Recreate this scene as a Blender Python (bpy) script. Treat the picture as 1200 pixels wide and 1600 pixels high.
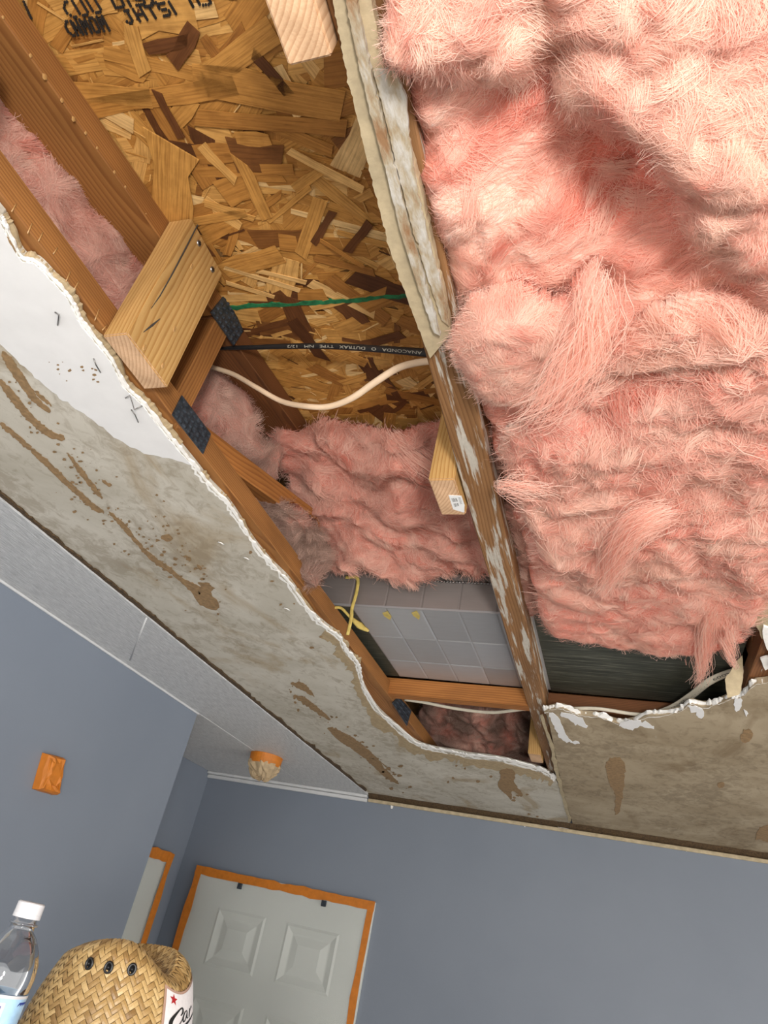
import bpy, bmesh, math, random
import numpy as np
from mathutils import Vector, Matrix
from mathutils.geometry import tessellate_polygon

for o in list(bpy.data.objects): bpy.data.objects.remove(o)
SC = bpy.context.scene
COL = SC.collection
random.seed(4)
RNG = np.random.default_rng(11)

# ------------------------------------------------------------------ camera
YAW, PITCH, ROLL, FPX = -4.03357033e-01, 5.53351512e-01, 2.24528553e-01, 1069.98873
ZE = 1.88                                   # eye height; heights below are "above the eye"
def cam_rows(a, b, c):
    fw = np.array([math.sin(a)*math.cos(b), math.cos(a)*math.cos(b), math.sin(b)])
    r = np.array([math.cos(a), -math.sin(a), 0]); u = np.cross(r, fw)
    return math.cos(c)*r+math.sin(c)*u, -math.sin(c)*r+math.cos(c)*u, fw
CR, CU, CF = cam_rows(YAW, PITCH, ROLL)
cd = bpy.data.cameras.new('camera'); cam = bpy.data.objects.new('camera', cd); COL.objects.link(cam)
cam.matrix_world = Matrix(((CR[0], CU[0], -CF[0], 0), (CR[1], CU[1], -CF[1], 0), (CR[2], CU[2], -CF[2], ZE), (0, 0, 0, 1)))
cd.sensor_fit = 'VERTICAL'; cd.sensor_height = 32; cd.sensor_width = 24
cd.lens = FPX/1600*32; cd.clip_start = .01; cd.clip_end = 100
SC.camera = cam

# ------------------------------------------------------------------ world, lights, exposure
w = bpy.data.worlds.new('world'); SC.world = w; w.use_nodes = True
w.node_tree.nodes['Background'].inputs[0].default_value = (1.0, .97, .93, 1)
w.node_tree.nodes['Background'].inputs[1].default_value = 2.5
def lamp(name, kind, loc, power, size, col, aim=None):
    l = bpy.data.lights.new(name, kind); l.energy = power; l.color = col
    o = bpy.data.objects.new(name, l); COL.objects.link(o); o.location = loc
    if kind == 'AREA':
        l.shape = 'DISK'; l.size = size
        o.rotation_euler = (Vector(aim)-Vector(loc)).to_track_quat('-Z', 'Y').to_euler()
    else: l.shadow_soft_size = size
    return o
lamp('work_light', 'AREA', (.34, -.62, 1.68), 23, .20, (1, .95, .90), (-.3, 1.2, 2.3))
SC.view_settings.view_transform = 'Standard'; SC.view_settings.look = 'None'
SC.view_settings.exposure = 0.0; SC.view_settings.gamma = 1; SC.view_settings.use_curve_mapping = False

# ------------------------------------------------------------------ pixel <-> place helpers (authoring on real planes)
EYE = np.array([0, 0, ZE])
def ray(x, y): return CR*(x-600)/FPX - CU*(y-800)/FPX + CF
def hit(x, y, p0, n):
    d = ray(x, y); n = np.asarray(n, float)
    return EYE + d*(np.dot(np.asarray(p0)-EYE, n)/np.dot(d, n))
def onz(x, y, z): return hit(x, y, (0, 0, ZE+z), (0, 0, 1))
def onx(x, y, X): return hit(x, y, (X, 0, 0), (1, 0, 0))
def ony(x, y, Y): return hit(x, y, (0, Y, 0), (0, 1, 0))
def proj(P):
    d = np.asarray(P)-EYE; c = d@CF
    return 600+FPX*(d@CR)/c, 800-FPX*(d@CU)/c
OS0, OSK = .766, .12                         # roof deck underside: z = OS0 + OSK*(Y-.16)
def deck_z(Y): return OS0+OSK*(Y-.16)
DN = np.array([0, -OSK, 1.])/math.hypot(1, OSK)
def ondeck(x, y): return hit(x, y, (0, .16, ZE+OS0), DN)

# ------------------------------------------------------------------ noise
_P = np.random.default_rng(5).permutation(512); _P = np.concatenate([_P, _P])
_A = np.random.default_rng(6).uniform(0, 2*np.pi, 512)
def noise(x, y, seed=0):
    x = np.asarray(x, float)+seed*17.31; y = np.asarray(y, float)+seed*7.77
    xi = np.floor(x).astype(int); yi = np.floor(y).astype(int); xf = x-xi; yf = y-yi
    def g(ix, iy, fx, fy):
        a = _A[_P[(_P[ix % 512]+iy) % 512]]
        return np.cos(a)*fx+np.sin(a)*fy
    u = xf*xf*xf*(xf*(xf*6-15)+10); v = yf*yf*yf*(yf*(yf*6-15)+10)
    n00 = g(xi, yi, xf, yf); n10 = g(xi+1, yi, xf-1, yf); n01 = g(xi, yi+1, xf, yf-1); n11 = g(xi+1, yi+1, xf-1, yf-1)
    return 1.5*((n00*(1-u)+n10*u)*(1-v)+(n01*(1-u)+n11*u)*v)

# ------------------------------------------------------------------ object helpers
def tag(o, label=None, cat=None, group=None, kind=None):
    if label: o['label'] = label
    if cat: o['category'] = cat
    if group: o['group'] = group
    if kind: o['kind'] = kind
    return o
def empty(name, loc=(0, 0, 0)):
    o = bpy.data.objects.new(name, None); COL.objects.link(o); o.location = loc; o.empty_display_size = .05; return o
def link(name, me, mat=None, parent=None, M=None):
    o = bpy.data.objects.new(name, me); COL.objects.link(o)
    if mat is not None and len(me.materials) == 0: me.materials.append(mat)
    if parent is not None:
        o.parent = parent
        T = Matrix.Identity(4); p = parent
        T = PW[p.name].inverted() if p.name in PW else Matrix.Translation(-Vector(p.location))
        o.matrix_basis = T @ (M or Matrix.Identity(4))
    elif M is not None: o.matrix_basis = M
    PW[o.name] = (M or Matrix.Identity(4)).copy()
    return o
PW = {}
def from_bm(name, bm, mat=None, parent=None, M=None, smooth=False):
    me = bpy.data.meshes.new(name); bm.to_mesh(me); bm.free()
    if smooth:
        for p in me.polygons: p.use_smooth = True
    return link(name, me, mat, parent, M)
def from_py(name, V, F, mat=None, parent=None, M=None, smooth=False):
    me = bpy.data.meshes.new(name); me.from_pydata([tuple(v) for v in V], [], F); me.update()
    if smooth: me.polygons.foreach_set('use_smooth', [True]*len(me.polygons))
    return link(name, me, mat, parent, M)
def box_bm(x0, x1, y0, y1, z0, z1, bev=0, bm=None):
    bm = bm or bmesh.new()
    r = bmesh.ops.create_cube(bm, size=1)
    for v in r['verts']: v.co = Vector((x0+(v.co.x+.5)*(x1-x0), y0+(v.co.y+.5)*(y1-y0), z0+(v.co.z+.5)*(z1-z0)))
    if bev:
        es = list({e for v in r['verts'] for e in v.link_edges})
        bmesh.ops.bevel(bm, geom=es, offset=bev, segments=1, affect='EDGES')
    return bm
def box(name, x0, x1, y0, y1, z0, z1, mat, parent=None, bev=0):
    return from_bm(name, box_bm(x0, x1, y0, y1, z0, z1, bev), mat, parent)
def lumber(name, p1, p2, wd, ht, mat, parent=None, up=(0, 0, 1), bev=.0015):
    """a stick from p1 to p2 (centre line); local X runs along it, ht along up, wd across"""
    p1, p2, up = Vector(p1), Vector(p2), Vector(up)
    x = (p2-p1).normalized(); y = up.cross(x).normalized(); z = x.cross(y)
    L = (p2-p1).length
    bm = box_bm(0, L, -wd/2, wd/2, -ht/2, ht/2)
    bmesh.ops.bevel(bm, geom=list(bm.edges), offset=bev, segments=1, affect='EDGES')
    M = Matrix(((x.x, y.x, z.x, p1.x), (x.y, y.y, z.y, p1.y), (x.z, y.z, z.z, p1.z), (0, 0, 0, 1)))
    return from_bm(name, bm, mat, parent, M)
def slab(name, pts, n, th, mat, parent=None, bev=0):
    """polygon (world points, roughly planar) extruded by th along n"""
    pts = [Vector(p) for p in pts]; n = Vector(n).normalized()
    tri = tessellate_polygon([pts]); k = len(pts)
    V = pts+[p+n*th for p in pts]; F = []
    for a, b, c in tri: F += [(a, b, c), (c+k, b+k, a+k)]
    for i in range(k): F.append((i, (i+1) % k, (i+1) % k+k, i+k))
    o = from_py(name, V, F, mat, parent)
    bm = bmesh.new(); bm.from_mesh(o.data); bmesh.ops.recalc_face_normals(bm, faces=bm.faces); bm.to_mesh(o.data); bm.free()
    return o
def sweep_data(pts, a, b, nref, seg=10, taper=None):
    pts = [np.asarray(p, float) for p in pts]; V = []; F = []; m = len(pts)
    for i, p in enumerate(pts):
        T = pts[min(i+1, m-1)]-pts[max(i-1, 0)]; T = T/np.linalg.norm(T)
        s = np.cross(T, nref[i] if isinstance(nref, list) else nref); s = s/np.linalg.norm(s); n2 = np.cross(s, T)
        ka, kb = (a[i], b[i]) if isinstance(a, (list, np.ndarray)) else (a, b)
        for k in range(seg):
            t = 2*math.pi*k/seg; V.append(p+s*ka*math.cos(t)+n2*kb*math.sin(t))
    for i in range(m-1):
        for k in range(seg):
            F.append((i*seg+k, i*seg+(k+1) % seg, (i+1)*seg+(k+1) % seg, (i+1)*seg+k))
    F.append(tuple(range(seg))[::-1]); F.append(tuple(range((m-1)*seg, m*seg)))
    return V, F
def sweep(name, pts, a, b, nref, mat, parent=None, seg=10):
    V, F = sweep_data(pts, a, b, nref, seg)
    return from_py(name, V, F, mat, parent, smooth=True)
def spline(pts, n=8):
    """Catmull-Rom through pts"""
    P = [np.asarray(p, float) for p in pts]; P = [2*P[0]-P[1]]+P+[2*P[-1]-P[-2]]; out = []
    for i in range(1, len(P)-2):
        for k in range(n):
            t = k/n
            out.append(.5*((2*P[i])+(-P[i-1]+P[i+1])*t+(2*P[i-1]-5*P[i]+4*P[i+1]-P[i+2])*t*t+(-P[i-1]+3*P[i]-3*P[i+1]+P[i+2])*t**3))
    out.append(P[-2]); return out
def ragged(pts, step=6, amp=2.0, seed=1, closed=False):
    """densify a pixel polyline and roughen it"""
    P = [np.asarray(p, float) for p in pts]; out = []
    r = np.random.default_rng(seed)
    m = len(P) if closed else len(P)-1
    for i in range(m):
        a, b = P[i], P[(i+1) % len(P)]; L = np.linalg.norm(b-a); k = max(1, int(L/step))
        t = (b-a)/max(L, 1e-6); nn = np.array([-t[1], t[0]])
        for j in range(k):
            q = a+(b-a)*j/k
            out.append(q+nn*r.normal(0, amp)*(.5+.5*math.sin(j*1.7+i)) + t*r.normal(0, amp*.4))
    if not closed: out.append(P[-1])
    return out

def chaikin(P, it=2):
    P = np.array(P, float)
    for _ in range(it):
        Q = np.roll(P, -1, 0); P = np.stack([.75*P+.25*Q, .25*P+.75*Q], 1).reshape(-1, 2)
    return P
def inside(P, poly):
    x, y = P[:, 0], P[:, 1]; c = np.zeros(len(P), bool); n = len(poly)
    for i in range(n):
        x1, y1 = poly[i]; x2, y2 = poly[(i+1) % n]
        k = ((y1 > y) != (y2 > y)) & (x < (x2-x1)*(y-y1)/(y2-y1+1e-15)+x1); c ^= k
    return c
# ------------------------------------------------------------------ materials
def mat_new(name):
    m = bpy.data.materials.new(name); m.use_nodes = True
    return m, m.node_tree.nodes, m.node_tree.links, m.node_tree.nodes['Principled BSDF']
def ramp(N, stops):
    r = N.new('ShaderNodeValToRGB'); e = r.color_ramp.elements
    while len(e) > 1: e.remove(e[-1])
    e[0].position = stops[0][0]; e[0].color = (*stops[0][1], 1)
    for p, c in stops[1:]:
        k = e.new(p); k.color = (*c, 1)
    return r
def coords(N, L, scale=(1, 1, 1), kind='Object', loc=(0, 0, 0)):
    t = N.new('ShaderNodeTexCoord'); mp = N.new('ShaderNodeMapping'); mp.inputs['Scale'].default_value = scale; mp.inputs['Location'].default_value = loc
    L.new(t.outputs[kind], mp.inputs['Vector']); return mp.outputs[0]
def nz(N, L, vec, scale, detail=4, rough=.55, dist=0):
    n = N.new('ShaderNodeTexNoise'); n.inputs['Scale'].default_value = scale; n.inputs['Detail'].default_value = detail
    n.inputs['Roughness'].default_value = rough; n.inputs['Distortion'].default_value = dist
    if vec is not None: L.new(vec, n.inputs['Vector'])
    return n.outputs['Fac']
def mixc(N, L, fac, a, b, mode='MIX'):
    m = N.new('ShaderNodeMix'); m.data_type = 'RGBA'; m.blend_type = mode
    for s, v in ((0, fac), (6, a), (7, b)):
        if hasattr(v, 'links') or isinstance(v, bpy.types.NodeSocket): L.new(v, m.inputs[s])
        else: m.inputs[s].default_value = v if s == 0 else (*v, 1)
    return m.outputs[2]
def math_n(N, L, op, a, b=0.):
    m = N.new('ShaderNodeMath'); m.operation = op
    for i, v in enumerate((a, b)):
        if isinstance(v, bpy.types.NodeSocket): L.new(v, m.inputs[i])
        else: m.inputs[i].default_value = v
    return m.outputs[0]
def bump(N, L, B, h, strength=.3, dist=.002):
    b = N.new('ShaderNodeBump'); b.inputs['Strength'].default_value = strength; b.inputs['Distance'].default_value = dist
    L.new(h, b.inputs['Height']); L.new(b.outputs[0], B.inputs['Normal'])
def plain(name, col, rough=.6, var=.12, nscale=40, metal=0, bstr=0, bscale=200, spec=.5):
    m, N, L, B = mat_new(name); v = coords(N, L)
    f = nz(N, L, v, nscale)
    r = ramp(N, [(.3, tuple(c*(1-var) for c in col)), (.7, tuple(min(1, c*(1+var)) for c in col))]); L.new(f, r.inputs[0])
    L.new(r.outputs[0], B.inputs['Base Color']); B.inputs['Roughness'].default_value = rough; B.inputs['Metallic'].default_value = metal
    B.inputs['Specular IOR Level'].default_value = spec
    if bstr: bump(N, L, B, nz(N, L, v, bscale), bstr, .001)
    return m
def wood(name, light, dark, ring=.0045, pith=(.02, .05), rough=.65, stain=None, residue=None):
    """solid wood: growth rings round a pith that runs along local X"""
    m, N, L, B = mat_new(name)
    v = coords(N, L, (.9, 1, 1), loc=(0, pith[0], pith[1]))
    warp = N.new('ShaderNodeTexNoise'); warp.inputs['Scale'].default_value = 9; warp.inputs['Detail'].default_value = 2
    vs = coords(N, L, (.35, 1, 1)); L.new(vs, warp.inputs['Vector'])
    add = N.new('ShaderNodeVectorMath'); add.operation = 'MULTIPLY_ADD'; L.new(warp.outputs['Color'], add.inputs[0])
    add.inputs[1].default_value = (0, .022, .022); L.new(v, add.inputs[2])
    sep = N.new('ShaderNodeSeparateXYZ'); L.new(add.outputs[0], sep.inputs[0])
    d = math_n(N, L, 'SQRT', math_n(N, L, 'ADD', math_n(N, L, 'MULTIPLY', sep.outputs[1], sep.outputs[1]), math_n(N, L, 'MULTIPLY', sep.outputs[2], sep.outputs[2])))
    fr = math_n(N, L, 'FRACT', math_n(N, L, 'DIVIDE', d, ring))
    r = ramp(N, [(0, light), (.45, tuple(.7*a+.3*b for a, b in zip(light, dark))), (.82, dark), (.92, dark), (1, light)]); L.new(fr, r.inputs[0])
    fine = nz(N, L, coords(N, L, (6, 420, 420)), 1, 3)
    c = mixc(N, L, .35, r.outputs[0], mixc(N, L, fine, tuple(x*.55 for x in dark), light))
    blot = nz(N, L, coords(N, L, (2, 9, 9)), 3, 4)
    rb = ramp(N, [(.35, (.72, .68, .62)), (.65, (1.08, 1.05, 1))]); L.new(blot, rb.inputs[0])
    c = mixc(N, L, .8, c, rb.outputs[0], 'MULTIPLY')
    if residue:
        f2 = nz(N, L, coords(N, L, (1.6, 22, 22), loc=(3, 1, 2)), 3.2, 6, .65)
        r2 = ramp(N, [(residue[1], (0, 0, 0)), (residue[1]+.05, (1, 1, 1))]); L.new(f2, r2.inputs[0])
        f3 = nz(N, L, coords(N, L, (30, 60, 60)), 4, 4)
        c = mixc(N, L, r2.outputs[0], c, mixc(N, L, f3, tuple(x*.6 for x in residue[0]), residue[0]))
    L.new(c, B.inputs['Base Color']); B.inputs['Roughness'].default_value = rough; B.inputs['Specular IOR Level'].default_value = .3
    bump(N, L, B, math_n(N, L, 'ADD', fine, math_n(N, L, 'MULTIPLY', fr, .5)), .35, .0008)
    return m
M = {}
M['new_wood'] = wood('new_wood', (.62, .40, .16), (.40, .20, .055), .0052, (.035, .07))
M['end_wood'] = wood('end_wood', (.75, .52, .34), (.50, .29, .16), .0048, (.03, .10))
M['old_wood'] = wood('old_wood', (.36, .165, .05), (.20, .075, .02), .004, (.03, .06))
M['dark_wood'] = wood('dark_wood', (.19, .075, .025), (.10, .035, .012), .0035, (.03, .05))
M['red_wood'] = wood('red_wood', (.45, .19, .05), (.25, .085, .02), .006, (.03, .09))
M['joist'] = wood('joist', (.30, .16, .07), (.17, .08, .03), .004, (.03, .05), residue=((.56, .52, .45), .525))
M['right_wood'] = wood('right_wood', (.30, .13, .05), (.17, .07, .03), .004, (.03, .05), residue=((.72, .68, .6), .62))

def wall_paint():
    m, N, L, B = mat_new('blue_paint'); v = coords(N, L)
    f = nz(N, L, v, 2.2, 3)
    r = ramp(N, [(.3, (.192, .222, .272)), (.7, (.212, .243, .294))]); L.new(f, r.inputs[0]); L.new(r.outputs[0], B.inputs['Base Color'])
    B.inputs['Roughness'].default_value = .5; B.inputs['Specular IOR Level'].default_value = .35
    bump(N, L, B, nz(N, L, v, 260, 2), .25, .0008); return m
M['wall'] = wall_paint()
def panel_white():
    m, N, L, B = mat_new('white_panel'); v = coords(N, L, (40, 5, 40))
    f = nz(N, L, v, 6, 5, .6)
    r = ramp(N, [(.3, (.42, .43, .44)), (.7, (.72, .73, .74))]); L.new(f, r.inputs[0]); L.new(r.outputs[0], B.inputs['Base Color'])
    B.inputs['Roughness'].default_value = .45
    bump(N, L, B, f, .9, .003); return m
M['panel'] = panel_white()
def drywall(name, ca, cb, stain, cscale=5, scr=(.7, .65, .55)):
    m, N, L, B = mat_new(name); v = coords(N, L)
    f = nz(N, L, v, cscale, 6, .6, .6)
    r = ramp(N, [(.32, ca), (.62, cb)]); L.new(f, r.inputs[0])
    # water stains with their own shape
    s = nz(N, L, coords(N, L, (1.4, .8, 1), loc=(2.3, 1.1, 0)), 3.4, 5, .55, 1.0)
    rs = ramp(N, [(.56, (0, 0, 0)), (.66, (1, 1, 1))]); L.new(s, rs.inputs[0])
    c = mixc(N, L, math_n(N, L, 'MULTIPLY', rs.outputs[0], .75), r.outputs[0], stain)
    # scrape marks
    g = nz(N, L, coords(N, L, (90, 14, 1), loc=(.4, 0, 0)), 1.0, 5, .7)
    rg = ramp(N, [(.66, (0, 0, 0)), (.72, (1, 1, 1))]); L.new(g, rg.inputs[0])
    c = mixc(N, L, math_n(N, L, 'MULTIPLY', rg.outputs[0], .35), c, scr)
    di = nz(N, L, coords(N, L, (1, .7, 1), loc=(1, 4, 0)), 38, 6, .7, .8); ar = nz(N, L, coords(N, L, (1, .6, 1), loc=(5, 2, 0)), 4.5, 3)
    rd = ramp(N, [(.56, (0, 0, 0)), (.68, (1, 1, 1))]); L.new(math_n(N, L, 'ADD', math_n(N, L, 'MULTIPLY', di, .7), math_n(N, L, 'MULTIPLY', ar, .45)), rd.inputs[0])
    c = mixc(N, L, math_n(N, L, 'MULTIPLY', rd.outputs[0], .45), c, tuple(x*.62 for x in stain))
    sp = nz(N, L, coords(N, L, (1, 1, 1)), 160, 3)
    rp = ramp(N, [(.70, (1, 1, 1)), (.76, (.45, .36, .25))]); L.new(sp, rp.inputs[0])
    c = mixc(N, L, .6, c, rp.outputs[0], 'MULTIPLY')
    L.new(c, B.inputs['Base Color']); B.inputs['Roughness'].default_value = .8; B.inputs['Specular IOR Level'].default_value = .25
    bump(N, L, B, nz(N, L, v, 120, 4), .15, .001); return m
M['grey_board'] = drywall('grey_board', (.45, .42, .35), (.58, .55, .48), (.37, .29, .185), scr=(.24, .20, .15))
M['brown_board'] = drywall('brown_board', (.30, .235, .15), (.41, .335, .23), (.21, .15, .085), scr=(.42, .38, .3))
M['paint_skin'] = plain('paint_skin', (.76, .76, .76), .7, .03, 30)
M['gypsum'] = plain('gypsum', (.83, .82, .79), .9, .06, 120, bstr=.6, bscale=350)
M['paper'] = plain('paper', (.38, .29, .17), .85, .18, 90, bstr=.4, bscale=300)
M['brown_tear'] = plain('brown_tear', (.27, .17, .08), .9, .25, 120, bstr=.4, bscale=260)
M['dark_tear'] = plain('dark_tear', (.075, .045, .02), .95, .5, 160, bstr=.8, bscale=200)
M['remnant_beige'] = plain('remnant_beige', (.40, .325, .205), .85, .16, 60, bstr=.4, bscale=250)
def remnant_white():
    m, N, L, B = mat_new('remnant_white'); v = coords(N, L, (1, .35, 1))
    f = nz(N, L, v, 60, 6, .65); r = ramp(N, [(.36, (.24, .13, .06)), (.48, (.33, .27, .18)), (.62, (.46, .44, .40))]); L.new(f, r.inputs[0])
    L.new(r.outputs[0], B.inputs['Base Color']); B.inputs['Roughness'].default_value = .85; bump(N, L, B, f, .8, .003); return m
M['remnant_white'] = remnant_white()
M['steel'] = plain('steel', (.06, .075, .095), .42, .55, 130, metal=.65, bstr=.4)
M['nail'] = plain('nail', (.25, .24, .23), .35, .3, 200, metal=.9)
M['black_cable'] = plain('black_cable', (.012, .012, .013), .38, .2, 60)
M['cream_cable'] = plain('cream_cable', (.64, .48, .33), .4, .05, 60)
M['pale_cable'] = plain('pale_cable', (.55, .50, .40), .45, .08, 60)
M['print'] = plain('print', (.36, .34, .28), .6)
M['dark_print'] = plain('dark_print', (.05, .045, .04), .6)
M['ink'] = plain('ink', (.012, .009, .007), .8)
M['green'] = plain('green', (.012, .15, .055), .7, .5, 90)
M['glue'] = plain('glue', (.42, .24, .09), .3, .2, 200)
M['tape'] = plain('tape', (.56, .175, .012), .55, .12, 50, bstr=.25, bscale=90)
M['kraft'] = plain('kraft', (.44, .33, .20), .8, .15, 60, bstr=.5, bscale=60)
M['floor'] = plain('floor', (.42, .38, .33), .8, .1, 6)
M['trim'] = plain('trim', (.62, .63, .64), .5, .04, 30)
M['strip'] = plain('strip', (.46, .38, .25), .8, .2, 50)
M['door'] = plain('door', (.62, .65, .62), .45, .03, 10)
M['yellow'] = plain('yellow', (.52, .40, .11), .5, .2, 80)
M['white_plastic'] = plain('white_plastic', (.58, .58, .60), .35, .02, 20)
M['cabinet'] = plain('cabinet', (.5, .5, .5), .5, .03, 20)
M['sticker'] = plain('sticker', (.75, .76, .76), .5, .02, 20)
def foil(name, ca, cb, rough):
    m, N, L, B = mat_new(name)
    oi = N.new('ShaderNodeObjectInfo'); f = nz(N, L, coords(N, L, (3, 30, 30)), 6, 4)
    r = ramp(N, [(0, ca), (1, cb)]); L.new(math_n(N, L, 'ADD', math_n(N, L, 'MULTIPLY', oi.outputs['Random'], .6), math_n(N, L, 'MULTIPLY', f, .4)), r.inputs[0])
    L.new(r.outputs[0], B.inputs['Base Color']); B.inputs['Roughness'].default_value = rough; B.inputs['Metallic'].default_value = .45
    bump(N, L, B, nz(N, L, coords(N, L, (1, 1, 1)), 30, 3), .2, .003); return m
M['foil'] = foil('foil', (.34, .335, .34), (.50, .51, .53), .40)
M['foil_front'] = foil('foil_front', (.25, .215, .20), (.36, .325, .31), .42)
def dark_metal():
    m, N, L, B = mat_new('dark_metal'); f = nz(N, L, coords(N, L, (2, 40, 40)), 5, 6, .65)
    r = ramp(N, [(.35, (.03, .033, .024)), (.55, (.06, .063, .047)), (.72, (.20, .20, .155))]); L.new(f, r.inputs[0]); L.new(r.outputs[0], B.inputs['Base Color'])
    B.inputs['Roughness'].default_value = .55; B.inputs['Metallic'].default_value = .3; return m
M['dark_metal'] = dark_metal()
def attr_mat(name, rough=.9, mult=1.0, spec=.1, transl=0):
    m, N, L, B = mat_new(name); a = N.new('ShaderNodeAttribute'); a.attribute_name = 'Col'
    L.new(a.outputs['Color'], B.inputs['Base Color']); B.inputs['Roughness'].default_value = rough; B.inputs['Specular IOR Level'].default_value = spec
    if transl:
        t = N.new('ShaderNodeBsdfTranslucent'); L.new(a.outputs['Color'], t.inputs[0])
        mx = N.new('ShaderNodeMixShader'); mx.inputs[0].default_value = transl
        L.new(B.outputs[0], mx.inputs[1]); L.new(t.outputs[0], mx.inputs[2]); L.new(mx.outputs[0], N['Material Output'].inputs[0])
    return m
def wool_streaks(m):
    N, L = m.node_tree.nodes, m.node_tree.links; B = N['Principled BSDF']; a = [n for n in N if n.type == 'ATTRIBUTE'][0]
    uv = N.new('ShaderNodeUVMap')
    def st(sc, det, dist):
        mp = N.new('ShaderNodeMapping'); mp.inputs['Scale'].default_value = sc; L.new(uv.outputs[0], mp.inputs[0]); return nz(N, L, mp.outputs[0], 1, det, .6, dist)
    n1 = st((30, 210, 1), 5, 1.2); n2 = st((110, 900, 1), 3, .6)
    r = ramp(N, [(.3, (.80, .70, .66)), (.5, (1, 1, 1)), (.72, (1.10, 1.22, 1.25))]); L.new(n1, r.inputs[0])
    r2 = ramp(N, [(.3, (.86, .80, .78)), (.6, (1.04, 1.06, 1.06))]); L.new(n2, r2.inputs[0])
    c = mixc(N, L, .8, a.outputs['Color'], r.outputs[0], 'MULTIPLY'); c = mixc(N, L, .8, c, r2.outputs[0], 'MULTIPLY'); L.new(c, B.inputs['Base Color'])
    bump(N, L, B, math_n(N, L, 'ADD', n1, math_n(N, L, 'MULTIPLY', n2, .35)), .9, .006)
M['wool'] = attr_mat('wool'); wool_streaks(M['wool']); _b = M['wool'].node_tree.nodes['Principled BSDF']; _b.inputs['Subsurface Weight'].default_value = .3; _b.inputs['Subsurface Radius'].default_value = (1., .45, .35); _b.inputs['Subsurface Scale'].default_value = .022; M['fibre'] = attr_mat('fibre', transl=.5)
def flake_mat(name, use_attr):
    m, N, L, B = mat_new(name)
    if use_attr:
        a = N.new('ShaderNodeAttribute'); a.attribute_name = 'tone'; tone = a.outputs['Fac']
    else: tone = N.new('ShaderNodeObjectInfo').outputs['Random']
    r = ramp(N, [(0, (.085, .03, .010)), (.13, (.14, .052, .016)), (.22, (.32, .135, .03)), (.5, (.45, .21, .048)), (.75, (.56, .29, .075)), (.93, (.66, .38, .125)), (1, (.76, .52, .24))]); L.new(tone, r.inputs[0])
    uv = N.new('ShaderNodeUVMap'); mp = N.new('ShaderNodeMapping'); mp.inputs['Scale'].default_value = (14, 420, 1); L.new(uv.outputs[0], mp.inputs[0])
    g = nz(N, L, mp.outputs[0], 1, 4, .6, .4); rg = ramp(N, [(.3, (.55, .48, .4)), (.55, (1, 1, 1)), (.75, (1.15, 1.15, 1.1))]); L.new(g, rg.inputs[0])
    c = mixc(N, L, .85, r.outputs[0], rg.outputs[0], 'MULTIPLY')
    mp2 = N.new('ShaderNodeMapping'); mp2.inputs['Scale'].default_value = (40, 60, 1); L.new(uv.outputs[0], mp2.inputs[0])
    b = nz(N, L, mp2.outputs[0], 1, 5); rb = ramp(N, [(.3, (.7, .66, .6)), (.6, (1.05, 1.05, 1.05))]); L.new(b, rb.inputs[0])
    c = mixc(N, L, .7, c, rb.outputs[0], 'MULTIPLY')
    L.new(c, B.inputs['Base Color']); B.inputs['Roughness'].default_value = .55; B.inputs['Specular IOR Level'].default_value = .35
    bump(N, L, B, g, .4, .0006); return m
M['flake'] = flake_mat('flake', False); M['flake_joined'] = flake_mat('flake_joined', True)
M['deck'] = plain('deck', (.20, .10, .03), .7, .4, 60)
def film_mat():
    m, N, L, B = mat_new('film'); v = coords(N, L, (1, 1, .35))
    B.inputs['Base Color'].default_value = (.62, .64, .62, 1); B.inputs['Roughness'].default_value = .22
    bump(N, L, B, nz(N, L, v, 14, 3, .5, 1.5), .5, .01)
    t = N.new('ShaderNodeBsdfTransparent'); mx = N.new('ShaderNodeMixShader'); mx.inputs[0].default_value = .28
    L.new(t.outputs[0], mx.inputs[1]); L.new(B.outputs[0], mx.inputs[2]); L.new(mx.outputs[0], N['Material Output'].inputs[0]); return m
M['film'] = film_mat()
def clear_mat(name, col, rough=.03):
    m, N, L, B = mat_new(name); B.inputs['Base Color'].default_value = (0, 0, 0, 1); B.inputs['Roughness'].default_value = rough; B = N.new('ShaderNodeBsdfGlossy'); B.inputs['Roughness'].default_value = rough
    t = N.new('ShaderNodeBsdfTransparent'); t.inputs[0].default_value = (*col, 1); mx = N.new('ShaderNodeMixShader')
    fr = N.new('ShaderNodeFresnel'); fr.inputs[0].default_value = 1.5
    L.new(math_n(N, L, 'ADD', math_n(N, L, 'MULTIPLY', fr.outputs[0], .8), .06), mx.inputs[0])
    L.new(t.outputs[0], mx.inputs[1]); L.new(B.outputs[0], mx.inputs[2]); L.new(mx.outputs[0], N['Material Output'].inputs[0]); return m
M['clear'] = clear_mat('clear', (.95, .96, .97))
def straw_mat():
    m, N, L, B = mat_new('straw'); a = N.new('ShaderNodeAttribute'); a.attribute_name = 'tone'
    r = ramp(N, [(0, (.26, .15, .05)), (.5, (.46, .30, .115)), (1, (.60, .43, .20))]); L.new(a.outputs['Fac'], r.inputs[0])
    f = nz(N, L, coords(N, L), 500, 3); rf = ramp(N, [(.3, (.75, .7, .62)), (.6, (1, 1, 1))]); L.new(f, rf.inputs[0])
    L.new(mixc(N, L, .6, r.outputs[0], rf.outputs[0], 'MULTIPLY'), B.inputs['Base Color']); B.inputs['Roughness'].default_value = .42; return m
M['straw'] = straw_mat(); M['straw_dark'] = plain('straw_dark', (.16, .09, .03), .8)
M['red'] = plain('red', (.42, .01, .015), .7); M['black'] = plain('black', (.01, .01, .01), .35)
M['patch'] = plain('patch', (.74, .72, .73), .85, .05, 200)
M['stitch'] = plain('stitch', (.42, .27, .2), .9)
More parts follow.
